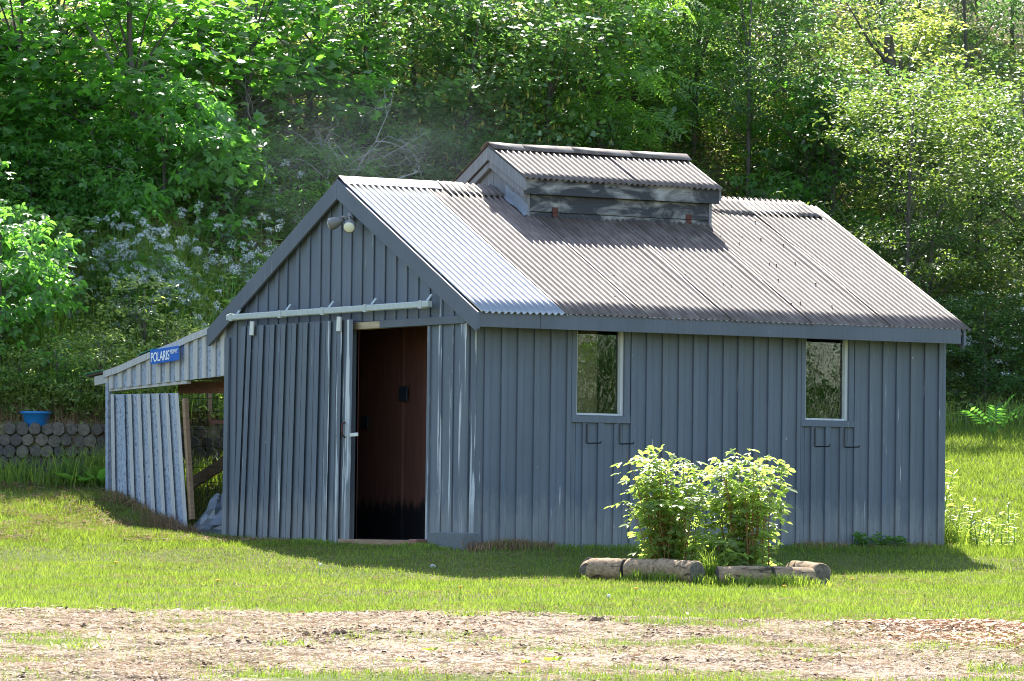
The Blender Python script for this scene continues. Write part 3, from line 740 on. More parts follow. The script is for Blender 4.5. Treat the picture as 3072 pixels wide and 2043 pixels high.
# ------------------------------------------------------------------ lean-to with half door on the left
def g1(x, y, xx=0.): return on_gable(200+x/1.742, 800+y/1.742, xx)      # survey points of the lean-to
lo = on_gable(325, 1535, .02)
lean = thing('lean_to', 'small weathered grey lean-to with sagging roof against the barn side', 'lean-to', (0, float(lo[1]), float(lo[2])))
RP = [(100, 568), (190, 545), (270, 517), (380, 466), (470, 428), (560, 392), (650, 350), (745, 312), (800, 285)]
rp = [g1(x, y, -.02) for x, y in RP]
rs = MB()
for i in range(len(rp)-1):
    a_, b_ = rp[i], rp[i+1]
    rs.prism([a_, b_, b_+np.array((0, 0, -.018)), a_+np.array((0, 0, -.018))], (2.2, 0, 0))
lroof = rs.build('roof', M['metal_old'], lean)
for i in (0, 3):
    a_, b_ = rp[i], rp[i+1]
    MB().prism([a_+np.array((-.03, 0, .012)), b_+np.array((-.03, 0, .012)), b_+np.array((-.03, 0, .001)), a_+np.array((-.03, 0, .001))], (1.6, 0, 0)).build('roof_edge', M['green_trim'], lroof)
rkp = [g1(x, y, -.045) for x, y in RP[1:]]
rb = MB()
for a_, b_ in zip(rkp[:-1], rkp[1:]):
    rb.prism([a_+np.array((0, 0, -.004)), b_+np.array((0, 0, -.004)), b_+np.array((0, 0, -.075)), a_+np.array((0, 0, -.075))], (.022, 0, 0))
rb.build('rake_board', M['pale_wood'], lean)
def rake_y(x): return float(np.interp(x, [p[0] for p in RP], [p[1] for p in RP]))+12
low = lambda x: 640-(x-228)*(70/604)
XB = [228, 274, 322, 372, 424, 475, 522, 575, 622, 670, 714, 762, 812, 834]
pan = MB().prism([g1(228, low(228), 0), g1(834, low(834), 0), g1(834, rake_y(834), 0), g1(650, rake_y(650), 0), g1(470, rake_y(470), 0), g1(228, rake_y(228), 0)], (.015, 0, 0)).build('wall_panel', M['osb'], lean)
for x in XB[:-1]:
    MB().prism([g1(x, low(x), -.003), g1(x+20, low(x+20), -.003), g1(x+20, rake_y(x+20)+6, -.003), g1(x, rake_y(x)+6, -.003)], (-.02, 0, 0)).build('batten', M['pale_wood'], pan, bevel=.002)
MB().beam(g1(232, 645, .03), g1(640, 603, .03), .05, .035).build('beam', M['pale_wood'], lean, bevel=.003)
MB().beam(g1(560, 590, .04), g1(834, 566, .04), .05, .02).build('beam', M['bare_wood'], lean, bevel=.003)
MB().beam(g1(590, 632, .6), g1(845, 630, .6), .04, .13).build('beam', M['red_wood'], lean, bevel=.003)
MB().beam(g1(221, 605, .03), g1(221, 1290, .03), .06, .06, (1, 0, 0)).build('post', M['osb'], lean, bevel=.003)
MB().beam(g1(153, 598, .02), g1(225, 582, .02), .04, .1).build('rafter_end', M['pale_wood'], lean, bevel=.003)
def hd_pt(u, v, x):
    tl, tr_, bl, br = g1(230, 668, x), g1(585, 660, x), g1(238, 1285, x), g1(634, 1365, x)
    return (tl*(1-u)+tr_*u)*(1-v)+(bl*(1-u)+br*u)*v
def hd_box(u0, u1, v0, v1, x0, x1, name, mat, par):
    return MB().hexa([hd_pt(u0, v1, x0), hd_pt(u1, v1, x0), hd_pt(u1, v1, x1), hd_pt(u0, v1, x1), hd_pt(u0, v0, x0), hd_pt(u1, v0, x0), hd_pt(u1, v0, x1), hd_pt(u0, v0, x1)]).build(name, mat, par, bevel=.002)
hdoor = hd_box(0, 1, 0, 1, -.03, -.015, 'half_door', M['osb'], lean); hdoor['label'] = 'slumped half-height board door with pale battens'
for u in (.0, .155, .26, .395, .53, .665, .8, .945):
    hd_box(u, u+.05, 0, 1+rnd.uniform(0, .015), -.055, -.0315, 'batten', M['osb'] if u == .155 else M['pale_wood'], hdoor)
MB().beam(g1(618, 690, -.0), g1(655, 1322, -.0), .06, .05, (1, 0, 0)).build('door_stile', M['brown_wood'], lean, bevel=.003)
MB().beam(g1(625, 812, 1.7), g1(870, 812, 1.7), .03, .045).build('rail', M['red_wood'], lean)
for x in (627, 745): MB().beam(g1(x, 640, 1.72), g1(x, 1150, 1.72), .04, .05, (1, 0, 0)).build('post', M['brown_wood'], lean)
wm = MB()
for x in (640, 690, 735, 790): wm.tube([g1(x, 650, .35), g1(x+2, 1200, .35)], .0025, 4)
for y in (690, 760, 850, 940, 1050, 1130): wm.tube([g1(610, y, .35), g1(850, y-2, .35)], .0025, 4)
wmo = wm.build('wire_mesh', M['dark'], lean)
bp = g1(740, 1070, .8)
brd = thing('loose_board', 'brown plank leaning at a slant inside the lean-to', 'plank', g1(655, 1125, .8))
MB().beam(g1(640, 1140, .8), g1(850, 1010, .8), .03, .13).build('plank', M['brown_wood'], brd, bevel=.003)
# tarp bundle
tp = g1(800, 1360, .25); tz = gz(tp[0], tp[1])
tarp = thing('tarp_bundle', 'crumpled grey plastic bag slumped on the ground in the lean-to opening', 'plastic bag', (tp[0], tp[1], tz))
rg = np.random.default_rng(5); tv_, tf_ = [], []
for i in range(10):
    for j in range(16):
        th, t = 2*math.pi*j/16, i/9
        r = .24*(1-.75*t*t)*(1+.22*math.sin(3*th+4*t)+rg.uniform(-.14, .14))
        tv_.append((tp[0]+r*math.cos(th), tp[1]+r*1.1*math.sin(th), tz-.05+.48*t+rg.uniform(-.02, .02)))
for i in range(9):
    for j in range(16): tf_.append((i*16+j, i*16+(j+1) % 16, (i+1)*16+(j+1) % 16, (i+1)*16+j))
tf_.append(tuple(9*16+j for j in range(16)))
MB().add(tv_, tf_).build('sheeting', M['tarp'], tarp)
# street-name sign
sc_ = [g1(435, 436, -.09), g1(586, 412, -.09), g1(588, 488, -.09), g1(438, 511, -.09)]
ctr = sum(sc_)/4
sign = thing('street_sign', 'blue metal street name plate with white lettering on the lean-to gable', 'sign', ctr)
MB().prism(sc_[::-1], (.004, 0, 0)).build('plate', M['blue_sign'], sign, bevel=.001)
def lettering(txt, p0, p1, height, parent, name='lettering'):
    cu = bpy.data.curves.new(name, 'FONT'); cu.body = txt; cu.extrude = .0006; cu.offset = .012
    tmp = bpy.data.objects.new(name+'_tmp', cu); COL.objects.link(tmp)
    bpy.context.view_layer.update()
    me = bpy.data.meshes.new_from_object(tmp.evaluated_get(bpy.context.evaluated_depsgraph_get()))
    bpy.data.objects.remove(tmp)
    co = np.array([v.co[:] for v in me.vertices]); mn, mx = co.min(0), co.max(0)
    a_ = (p1-p0); up = np.array((0, 0, 1.)); o0 = origin(parent)
    for v, c in zip(me.vertices, co):
        q = p0+a_*((c[0]-mn[0])/(mx[0]-mn[0]))+up*height*((c[1]-mn[1])/(mx[1]-mn[1]))+np.array((-.001-(c[2] > 0)*.001, 0, 0))-o0
        v.co = q
    me.update(); return obj(name, me, M['sign_white'], parent)
hgt = float(np.linalg.norm(sc_[0]-sc_[3]))
lettering('POLARIS', g1(441, 500, -.092), g1(537, 485, -.092), hgt*.66, sign)
lettering('PKWY.', g1(541, 458, -.092), g1(583, 451, -.092), hgt*.32, sign)

# ------------------------------------------------------------------ things by the doorway
cb = on_gable(1335, 1640, -.12)
blk = thing('concrete_block', 'grey concrete block lying at the wall foot right of the doorway', 'concrete block', (-.12, cb[1], -.05))
MB().box((-.2, yg(1392, -.2, 1620), -.14), (-.03, yg(1282, -.2, 1620), .075)).build('block', M['concrete'], blk, bevel=.008)
bk = on_gable(1258, 1624, -.15)
brk = thing('brick', 'broken reddish brick end beside the doorway sill', 'brick', (-.15, bk[1], bk[2]))
MB().box((-.22, bk[1]-.06, bk[2]-.06), (-.1, bk[1]+.09, bk[2]+.02)).build('brick_body', M['brick'], brk, bevel=.006)
del brk

# ------------------------------------------------------------------ timber-end retaining wall behind the lean-to
ww = thing('log_end_wall', 'low retaining wall stacked from round grey log ends below the slope', 'retaining wall', (*sd(-5.2, 49.3), .5))
rgw = np.random.default_rng(3)
def log_mesh(seed, r=.073, ln=.3, n=18):
    rg = np.random.default_rng(seed); rr = r*(1+rg.uniform(-.07, .07, n)); b = MB(); pts = []
    for y, k in ((0, .9), (.012, 1), (ln, 1)):
        for i in range(n):
            t = 2*math.pi*i/n; pts.append((rr[i]*k*math.cos(t), y, rr[i]*k*math.sin(t)))
    F = [tuple(range(n))]
    for j in range(2): F += [(j*n+i, j*n+(i+1) % n, (j+1)*n+(i+1) % n, (j+1)*n+i) for i in range(n)]
    me = bpy.data.meshes.new('log'); me.from_pydata(pts, [], F); me.update(); me.materials.append(M['log_end']); return me
LM = [log_mesh(i) for i in range(6)]
wo = origin(ww)
for row in range(6):
    for cidx in range(30):
        s_ = -6.6+cidx*.138+(row % 2)*.069+rgw.normal()*.008
        if s_ > -2.7: continue
        d_ = float(hill_start(s_))-.06+rgw.uniform(-.03, .02)
        x, y = sd(s_, d_); z = .5+row*.124+rgw.normal()*.006
        if row == 5 and rgw.uniform() < .25: continue
        o = bpy.data.objects.new('log', LM[rgw.integers(6)]); link(o, ww)
        o.location = (x-wo[0], y-wo[1], z-wo[2]); o.rotation_euler = (0, rgw.uniform(0, 6.28), -YAW+rgw.normal()*.05)
        sc = rgw.uniform(.88, 1.04); o.scale = (sc, 1, sc)
bxy = sd(-5.3, 49.42)
tub = thing('blue_tub', 'blue plastic tub half buried in weeds on top of the log-end wall', 'tub', (*bxy, 1.2))
tb_ = MB(); n = 18
tb_.tube([(bxy[0], bxy[1], z) for z in (1.1, 1.14, 1.29, 1.295, 1.32)], [.13, .14, .165, .185, .185], n)
tb_.build('bucket', M['blue_plastic'], tub, True)

# ------------------------------------------------------------------ log border and raspberry bushes
def log_thing(label, s0, d0, s1, d1, r, seed, name='border_log'):
    p, q = sd(s0, d0), sd(s1, d1); c = (p+q)/2
    r *= 1.17; z0, z1 = gz(*p)+r*1.0, gz(*q)+r*1.0
    root = thing(name, label, 'log', (c[0], c[1], (z0+z1)/2), 0, 'logs edging the raspberry bed')
    rg = np.random.default_rng(seed); n = 18; a = np.array((q[0]-p[0], q[1]-p[1], z1-z0)); ln = np.linalg.norm(a); a /= ln
    b_ = np.cross(a, (0, 0, 1)); b_ /= np.linalg.norm(b_); u = np.cross(b_, a)
    P0 = np.array((p[0], p[1], z0)); rings = [0, .02, .15, .3, .45, .6, .75, .88, .98, 1]; V, F = [], []
    ph = rg.uniform(0, 6); 
    for i, t in enumerate(rings):
        k = .93 if i in (0, 9) else 1+rg.uniform(-.03, .03)
        for j in range(n):
            th = 2*math.pi*j/n; rr = r*k*(1+.05*math.sin(2*th+ph)+.03*math.sin(5*th+ph*2)+rg.uniform(-.03, .03))
            V.append(P0+a*ln*t+rr*(math.cos(th)*b_+math.sin(th)*u))
    for i in range(9):
        F += [(i*n+j, i*n+(j+1) % n, (i+1)*n+(j+1) % n, (i+1)*n+j) for j in range(n)]
    MB().add(V, F).build('bark', M['bark_log'], root, True)
    for t, ring in ((0, 0), (1, 9)):
        vv = V[ring*n:(ring+1)*n]; cc = sum(vv)/n; off = a*(-.004 if t == 0 else .004)
        MB().add(list(vv)+[cc+off], [((j+1) % n, j, n) if t == 0 else (j, (j+1) % n, n) for j in range(n)]).build('cut_end', M['log_end'], root)
    return root
def S(px, d): return (px-1536)/FPX*d
log_thing('short log end peeking out at the far left of the bush border', S(1770, 39.75), 39.75, S(1782, 39.9), 40.15, .062, 1)
log_thing('leftmost long pale log of the bush border', S(1784, 39.5), 39.5, S(1886, 39.3), 39.3, .092, 2)
log_thing('pale log second in the left half of the bush border', S(1892, 39.27), 39.27, S(1982, 39.12), 39.12, .088, 3)
log_thing('fat log in mid border with dark round cut end facing right', S(1988, 39.12), 39.12, S(2098, 38.85), 38.78, .09, 4)
log_thing('long low log just right of the gap in the border', S(2158, 38.85), 38.8, S(2316, 38.9), 38.9, .074, 5)
log_thing('dark wet-looking log in front at the right of the border', S(2324, 38.9), 38.9, S(2444, 39.05), 39.05, .074, 6)
log_thing('stout log with big cut end at the right tip of the border', S(2388, 39.5), 39.6, S(2470, 39.2), 39.15, .09, 7)

def raspberry(label, s0, d0, hw, H, seed, ncane):
    rg = np.random.default_rng(seed); c = sd(s0, d0); z = gz(*c)
    root = thing('raspberry_bush', label, 'bush', (*c, z), 0, 'raspberry bushes behind the log border')
    b = MB(); P, A = [], []
    for i in range(ncane):
        az = rg.uniform(0, 6.28); r0 = rg.uniform(0, .5)*hw; h = H*rg.uniform(.55, 1)*(1-.12*r0/hw)
        p0 = np.array((c[0]+r0*math.cos(az), c[1]+r0*math.sin(az), z-.02))
        lean_ = np.array((math.cos(az), math.sin(az), 0))*rg.uniform(.1, .62)*hw
        pts = [p0+lean_*t**1.6+np.array((0, 0, h*(t-.13*t**4)))+np.array((.02*math.sin(6*t+i), .02*math.cos(5*t+i), 0)) for t in np.linspace(0, 1, 7)]
        b.tube(pts, [.006, .006, .005, .005, .004, .003, .002], 5, False)
        m_ = 32
        tt = rg.uniform(.06, 1, m_); tt[:6] = rg.uniform(.88, 1.0, 6)
        for t in tt:
            k = t*6; i0 = min(int(k), 5); P.append(pts[i0]*(1-(k-i0))+pts[i0+1]*(k-i0))
            a2 = rg.uniform(0, 6.28); A.append((math.cos(a2), math.sin(a2), rg.uniform(-.1, .5)))
    P, A = np.array(P), unit(np.array(A)); stalk = rg.uniform(.03, .10, len(P))[:, None]
    pos = P+A*stalk
    n_ = rand_dirs(rg, len(P), 1, .38); ax = A*np.array((1, 1, .2))+np.array((0, 0, -.22))
    V, F = leaves(pos, ax, n_, rg.uniform(.05, .135, len(P)), T_TRI)
    b.build('canes', M['cane'], root)
    obj('foliage', np_mesh('foliage', V-np.array((*c, z)), F), M['rasp'], root)
raspberry('taller left raspberry bush with sunlit leaf tops behind the logs', S(2010, 39.75), 39.75, .42, 1.42, 1, 40)
raspberry('raspberry bush on the right side of the log border', S(2245, 39.65), 39.65, .38, 1.4, 2, 34)
raspberry('low raspberry sprouts between the two bushes', S(2150, 39.35), 39.35, .25, .5, 3, 12)

# ------------------------------------------------------------------ grass and straw (countless: stuff)
def blades(name, X, Y, Z, h, w, mat, lean_=.35, seg2=False):
    n = len(X); rg = RNG; az = rg.uniform(0, 2*math.pi, n); ln = rg.normal(size=(n, 2))*lean_*h[:, None]
    bx_, by_ = np.cos(az)*w/2, np.sin(az)*w/2
    Z = Z-.006
    A = np.stack([X-bx_, Y-by_, Z], -1); B = np.stack([X+bx_, Y+by_, Z], -1); C = np.stack([X+ln[:, 0], Y+ln[:, 1], Z+h], -1)
    if not seg2:
        V = np.stack([A, B, C], 1).reshape(-1, 3); F = [np.arange(3*n).reshape(n, 3)]
    else:
        mid = np.stack([X+ln[:, 0]*.3, Y+ln[:, 1]*.3, Z+h*.6], -1); o_ = np.stack([bx_*.8, by_*.8, 0*bx_], -1); C[:, 2] -= h*.08*np.hypot(ln[:, 0], ln[:, 1])/(.35*h+1e-6)
        V = np.stack([A, B, mid+o_, C, mid-o_], 1).reshape(-1, 3); F = [np.array([0, 1, 2, 4])[None]+5*np.arange(n)[:, None], np.array([4, 2, 3])[None]+5*np.arange(n)[:, None]]
    o = obj(name, np_mesh(name, V, F), mat); o['kind'] = 'stuff'; return o
def scatter(n, s0, s1, d0, d1):
    s = RNG.uniform(s0, s1, n); d = RNG.uniform(d0, d1, n); p = sd(s, d); return s, d, p[:, 0], p[:, 1]
def outside_barn(x, y, m_=.02): return ~((x > -m_) & (x < L+m_) & (y > -m_) & (y < W+m_))
s, d, x, y = scatter(330000, -6.4, 6.4, 25, 45)
k = outside_barn(x, y) & (RNG.uniform(0, 1, len(x)) > straw_amount(x, y)*1.02)
k &= (d > 32.2) | (RNG.uniform(0, 1, len(x)) < .55)
x, y, d = x[k], y[k], d[k]
hh = RNG.uniform(.02, .048, len(x))*(1+.5*(vnoise(x*2, y*2, 4)-.3))
o = blades('lawn_grass', x, y, ground_z(x, y), hh, RNG.uniform(.006, .011, len(x)), M['grass']); o['label'] = 'mown sunlit lawn grass'
s, d, x, y = scatter(190000, 1.5, 11, 43, 60)
k = outside_barn(x, y) & (d < hill_start(s)+.3); x, y = x[k], y[k]
blades('lawn_grass', x, y, ground_z(x, y), RNG.uniform(.04, .09, len(x)), RNG.uniform(.008, .014, len(x)), M['grass'])
s, d, x, y = scatter(60000, -8, -2.0, 43, 50)
k = outside_barn(x, y) & (d < hill_start(s)-.1); x, y = x[k], y[k]
kk = vnoise(x*1.5, y*1.5, 8)
blades('rough_grass', x, y, ground_z(x, y), RNG.uniform(.03, .09, len(x))*(.4+kk), RNG.uniform(.006, .012, len(x)), M['grass'], .4)
# taller unmown tufts along the wall feet, the logs and the retaining wall
def fringe(n, pts, spread, h0, h1, mat='tall', name='tall_grass', wd=(.005, .01)):
    P = np.array(pts, float); seg = np.linalg.norm(np.diff(P, axis=0), axis=1); cs = np.concatenate([[0], np.cumsum(seg)])
    t = RNG.uniform(0, cs[-1], n); i = np.clip(np.searchsorted(cs, t)-1, 0, len(seg)-1); f = ((t-cs[i])/seg[i])[:, None]
    q = P[i]*(1-f)+P[i+1]*f+np.abs(RNG.normal(size=(n, 1)))*np.array(spread)+RNG.normal(size=(n, 2))*.03
    x, y = q[:, 0], q[:, 1]; k = outside_barn(x, y, .03); x, y = x[k], y[k]
    dens = vnoise(x*3, y*3, 14); k = RNG.uniform(0, 1, len(x)) < dens*1.3; x, y, dens = x[k], y[k], dens[k]
    return blades(name, x, y, ground_z(x, y), RNG.uniform(h0, h1, len(x))*(.4+dens), RNG.uniform(*wd, len(x)), M[mat], .35, True)
fringe(6000, [(-.1, -.06), (L+.1, -.06)], (0, -.16), .03, .1)
fringe(2500, [(-.06, -.1), (-.06, .75)], (-.12, 0), .03, .09)
fringe(2500, [(-.14, 2.3), (-.14, W+.2)], (-.12, 0), .03, .09)
fringe(5200, [(L+.06, -.1), (L+.06, 3.5)], (.22, 0), .1, .34)
fringe(5200, [sd(-6.4, 49.0), sd(-3, 49.1)], (-.12, -.2), .12, .55, wd=(.006, .013))
fringe(1800, [(-.1, W+.3), (-.1, W+2.2)], (-.12, 0), .05, .18, 'dead_grass')
fringe(1500, [(-.15, -.3), (.9, -.15)], (-.03, -.08), .03, .12, 'dead_grass', 'dead_grass')
fringe(1800, [(3.6, -.12), (5.4, -.12)], (0, -.1), .03, .12, 'dead_grass', 'dead_grass')
lp = [sd(S(p, q), q-.12) for p, q in ((1760, 39.7), (1880, 39.3), (2100, 38.85), (2320, 38.85), (2480, 39.1))]
fringe(1600, lp, (0, -.03), .05, .13)
fringe(160, [sd(S(2110, 39), 39), sd(S(2150, 39), 39)], (0, -.05), .12, .36)
s, d, x, y = scatter(42000, -5.4, 5.4, 24.0, 33.6); k = RNG.uniform(0, 1, len(x)) < np.clip((vnoise(x*1.3, y*1.3, 41)*.6+vnoise(x*4, y*4, 42)*.4-.42)*3, .03, 1); x, y = x[k], y[k]
blades('sparse_grass', x, y, ground_z(x, y), RNG.uniform(.02, .055, len(x)), RNG.uniform(.003, .005, len(x)), M['grass'], .5)
# straw
s, d, x, y = scatter(210000, -5.6, 5.6, 23.5, 34.2)
k = RNG.uniform(0, 1, len(x)) < straw_amount(x, y)*.95+.02; x, y, s, d = x[k], y[k], s[k], d[k]
def litter(name, x, y, ln, wd, mat, lift=.02):
    n = len(x); az = RNG.uniform(0, 2*math.pi, n); ax = np.stack([np.cos(az), np.sin(az), RNG.normal(size=n)*.18], -1)
    pos = np.stack([x, y, ground_z(x, y)+RNG.uniform(0, lift, n)], -1)
    T = (np.array([(-.5, -.5, 0), (.5, -.5, 0), (.5, .5, 0), (-.5, .5, 0)]), [np.array([(0, 1, 2, 3)])])
    nn = rand_dirs(RNG, n, 1, .3); a = unit(ax); nn = unit(nn-a*np.sum(nn*a, -1, keepdims=True)); b = np.cross(nn, a)
    V = pos[:, None]+T[0][None, :, 0:1]*a[:, None]*ln[:, None, None]+T[0][None, :, 1:2]*b[:, None]*wd[:, None, None]
    o = obj(name, np_mesh(name, V.reshape(-1, 3), [np.arange(4*n).reshape(n, 4)]), mat); o['kind'] = 'stuff'; return o
litter('straw', x, y, RNG.uniform(.015, .065, len(x)), RNG.uniform(.002, .0055, len(x)), M['straw'], .012)
k = RNG.uniform(0, 1, len(x)) < sstep((s-2.2)/1.2)*sstep((d-28.5)/1.5)*.85+.015
litter('wood_chips', x[k], y[k], RNG.uniform(.03, .06, k.sum()), RNG.uniform(.008, .02, k.sum()), M['chip'], .028)
s2, d2, x2, y2 = scatter(30000, -5.6, 5.6, 24, 33.6); k = (vnoise(x2*1.6, y2*2.6, 61)*.6+vnoise(x2*6, y2*6, 62)*.4 > .56) & (straw_amount(x2, y2) > .4)
litter('soil_crumbs', x2[k], y2[k], RNG.uniform(.012, .04, k.sum()), RNG.uniform(.008, .02, k.sum()), M['soil'], .016)
# thin dead thatch in the lawn
s, d, x, y = scatter(60000, -6, 6, 25, 43); k = outside_barn(x, y) & (vnoise(x*1.1, y*1.1, 31) > .45)
litter('thatch', x[k], y[k], RNG.uniform(.03, .08, k.sum()), RNG.uniform(.003, .006, k.sum()), M['dead_grass'], .03)

s, d, x, y = scatter(16000, -8, -2.2, 43.5, 49.2); k = outside_barn(x, y) & (vnoise(x*1.4, y*1.4, 51) > .35)
litter('thatch', x[k], y[k], RNG.uniform(.05, .14, k.sum()), RNG.uniform(.004, .012, k.sum()), M['dead_grass'], .05)
# soil clods
def clod(label, s_, d_, r, seed):
    c = sd(s_, d_); z = gz(*c); rg = np.random.default_rng(seed); n = 14
    root = thing('soil_clod', label, 'soil clod', (*c, z), 0, 'dark soil clods on the straw')
    b = MB()
    for i in range(7):
        p = np.array((c[0]+rg.normal()*r*1.6, c[1]+rg.normal()*r*.7, z)); q = r*rg.uniform(.35, .8)
        b.tube([p+np.array((0, 0, -.01)), p+np.array((rg.normal()*.01, 0, q*.4)), p+np.array((0, 0, q*.8))], [q, q*.9, q*.3], 7)
    b.build('lumps', M['soil'], root)['kind'] = 'stuff'
clod('pair of black soil clods in the middle of the straw strip', S(1010, 29.9), 29.9, .055, 1)
clod('dark soil patch at the lawn edge near the picture middle', S(1790, 32.3), 32.3, .05, 2)
clod('brown soil lump in the straw on the far left', S(200, 30.2), 30.2, .04, 3)
clod('low dark soil patch in the straw right of the clods', S(2715, 30.4), 30.4, .04, 4)
clod('dark earth crumbs left of the pair of black clods', S(530, 30.0), 30.0, .035, 5)
# broad weeds and tufts in the straw: each a thing
T_BLADE = (np.array([(0, -.03, 0), (0, .03, 0), (.55, .035, .03), (1, 0, -.12), (.55, -.035, .03)]), [np.array([(0, 1, 2, 4)]), np.array([(4, 2, 3)])])
def weed_proto(seed, n, sz, narrow):
    rg = np.random.default_rng(seed); root = thing('weed_tuft', '', 'weed', (0, 0, 0), 0, 'green weed tufts in the straw')
    az = rg.uniform(0, 6.28, n); el = rg.uniform(.3, 1.2, n)
    ax = np.stack([np.cos(az)*np.cos(el), np.sin(az)*np.cos(el), np.sin(el)], -1); pos = rg.normal(size=(n, 3))*(.14 if narrow else .035); pos[:, 2] = 0
    V, F = leaves(pos, ax, rand_dirs(rg, n, 1, .4), sz*rg.uniform(.3, 1., n), T_BLADE if narrow else T_FOLD)
    obj('leaf_rosette', np_mesh('leaf_rosette', V, F), M['grass' if narrow else 'tall'], root)['kind'] = 'stuff'; return root
wp = [weed_proto(1, 70, .17, True), weed_proto(2, 18, .09, False), weed_proto(3, 110, .14, True)]
WS = [(600, 1900, 'spreading grassy weed left of centre in the straw', 2), (870, 1940, 'grassy weed tuft just below the black clods', 2), (1290, 1955, 'broad-leaved weed right of centre in the straw', 1), (1580, 1990, 'big broad-leaved weed near the bottom middle', 1), (1660, 1985, 'lone leafy weed at the bottom right of middle', 1), (2420, 1985, 'leafy weed in the straw under the right log', 1), (1500, 1920, 'leafy weed at the lawn edge below the barn corner', 1), (1205, 1990, 'small grassy tuft near the bottom middle', 0), (240, 1950, 'grassy weed tuft at the left bottom', 0), (2960, 2010, 'grassy weed tuft in the bottom right corner', 2)]
def ground_at(px, py):
    v = ray(px, py); t = 20.
    for _ in range(400):
        p = CAM+v*t
        if p[2] <= gz(p[0], p[1]): break
        t += .08
    return CAM+v*t
for i, (px, py, lab, k) in enumerate(WS):
    p = ground_at(px, py)
    copy_tree(wp[k], (p[0], p[1], gz(p[0], p[1])), rnd.uniform(0, 6), rnd.uniform(.35, .7), lab)
for r_ in wp:
    for c_ in list(r_.children): bpy.data.objects.remove(c_)
    bpy.data.objects.remove(r_)
# dandelions
def dandelion(label, px, py, seedhead, h):
    p = ground_at(px, py); z = gz(p[0], p[1])
    root = thing('dandelion', label, 'dandelion', (p[0], p[1], z), 0, 'dandelions in the lawn')
    MB().tube([(p[0], p[1], z), (p[0]+.01, p[1], z+h)], .003, 5).build('stem', M['herb'], root)
    b = MB()
    if seedhead: b.tube([(p[0]+.01, p[1], z+h+v) for v in (-.013, -.009, 0, .009, .013)], [.004, .011, .015, .011, .004], 10)
    else: b.tube([(p[0]+.01, p[1], z+h+v) for v in (-.006, 0, .008)], [.008, .02, .014], 10)
    b.build('flower_head', M['fluff' if seedhead else 'dandelion'], root, True)
for lab, px, py, sh, h in (('white dandelion seed head on the left lawn', 957, 1735, 1, .12), ('white dandelion seed head below the log border', 1823, 1815, 1, .07), ('yellow dandelion below the left logs', 1905, 1785, 0, .05), ('yellow dandelion in the lawn right of middle', 2350, 1780, 0, .06), ('yellow dandelion at the left of the lawn', 345, 1705, 0, .05), ('yellow dandelion near the left lawn centre', 650, 1760, 0, .05), ('tall orange dandelion at the lawn edge below the doorway', 1378, 1800, 0, .1), ('yellow dandelion just right of the log border', 2555, 1755, 0, .05)):
    dandelion(lab, px, py, sh, h)
p = ground_at(1298, 1706); stn = thing('stone', 'small pale stone lying in the shadow edge on the lawn', 'stone', (p[0], p[1], gz(p[0], p[1])))
z = gz(p[0], p[1]); MB().tube([(p[0], p[1], z+v) for v in (-.01, .006, .022, .03)], [.025, .03, .024, .01], 9).build('rock', M['stone'], stn, True)

# ------------------------------------------------------------------ plants round the barn
def stalk_plant(name, label, cat, x, y, z, H, n, nl, lsize, mat, seed, T=T_NARROW, spread=.12, group=None, lean_=(0, 0)):
    rg = np.random.default_rng(seed); root = thing(name, label, cat, (x, y, z), 0, group); b = MB(); P, A = [], []
    for i in range(n):
        q = np.array((x+rg.normal()*spread, y+rg.normal()*spread, z-.02)); h = H*rg.uniform(.6, 1); l_ = np.array((*(rg.normal(size=2)*.12*H+np.array(lean_)), 0))
        pts = [q+l_*t*t+np.array((0, 0, h*t)) for t in (0, .35, .7, 1)]
        b.tube(pts, [.006, .005, .004, .002], 5, False)
        for t in rg.uniform(.15, 1, nl):
            P.append(q+l_*t*t+np.array((0, 0, h*t))); a2 = rg.uniform(0, 6.28); A.append((math.cos(a2), math.sin(a2), rg.uniform(.0, .7)))
    P, A = np.array(P), np.array(A)
    V, F = leaves(P, A, rand_dirs(rg, len(P), 1, .3), lsize*rg.uniform(.6, 1.2, len(P)), T)
    b.build('stems', M['herb'], root); obj('foliage', np_mesh('foliage', V-np.array((x, y, z)), F), M[mat], root); return root
gx = lambda x, y: (x, y, gz(x, y))
stalk_plant('tall_weed', 'tallest sunlit weed poking out at the right barn corner', 'weed', *gx(L+.14, .75), 1.2, 6, 40, .13, 'yellow', 1)
stalk_plant('tall_weed', 'upright leafy weed standing apart right of the barn corner', 'weed', *gx(L+.32, .5), .95, 3, 36, .12, 'yellow', 2, spread=.05)
stalk_plant('tall_weed', 'bushy sunlit weed clump at the right barn corner foot', 'weed', *gx(L+.25, .15), .55, 12, 22, .1, 'yellow', 3, spread=.18)
stalk_plant('tall_weed', 'low sunlit weeds sprawling out from the right barn corner', 'weed', *gx(L+.5, .1), .42, 14, 18, .1, 'pale_herb', 4, spread=.2)
stalk_plant('nettle', 'leafy green nettles at the wall foot near the right window', 'nettle', *gx(4.45, -.14), .22, 12, 16, .06, 'herb', 5, T_FOLD, .1)
stalk_plant('nettle', 'low green nettles at the wall foot towards the right corner', 'nettle', *gx(4.8, -.16), .17, 10, 14, .07, 'herb', 6, T_FOLD, .08)
stalk_plant('nettle', 'green weeds behind the plank inside the lean-to', 'weed', *gx(1.2, W+.9), .55, 14, 26, .09, 'elder', 7, T_FOLD, .25)
stalk_plant('nettle', 'bright weeds growing behind the lean-to opening', 'weed', *gx(1.5, W+.35), .5, 14, 26, .09, 'yellow', 8, T_FOLD, .2)

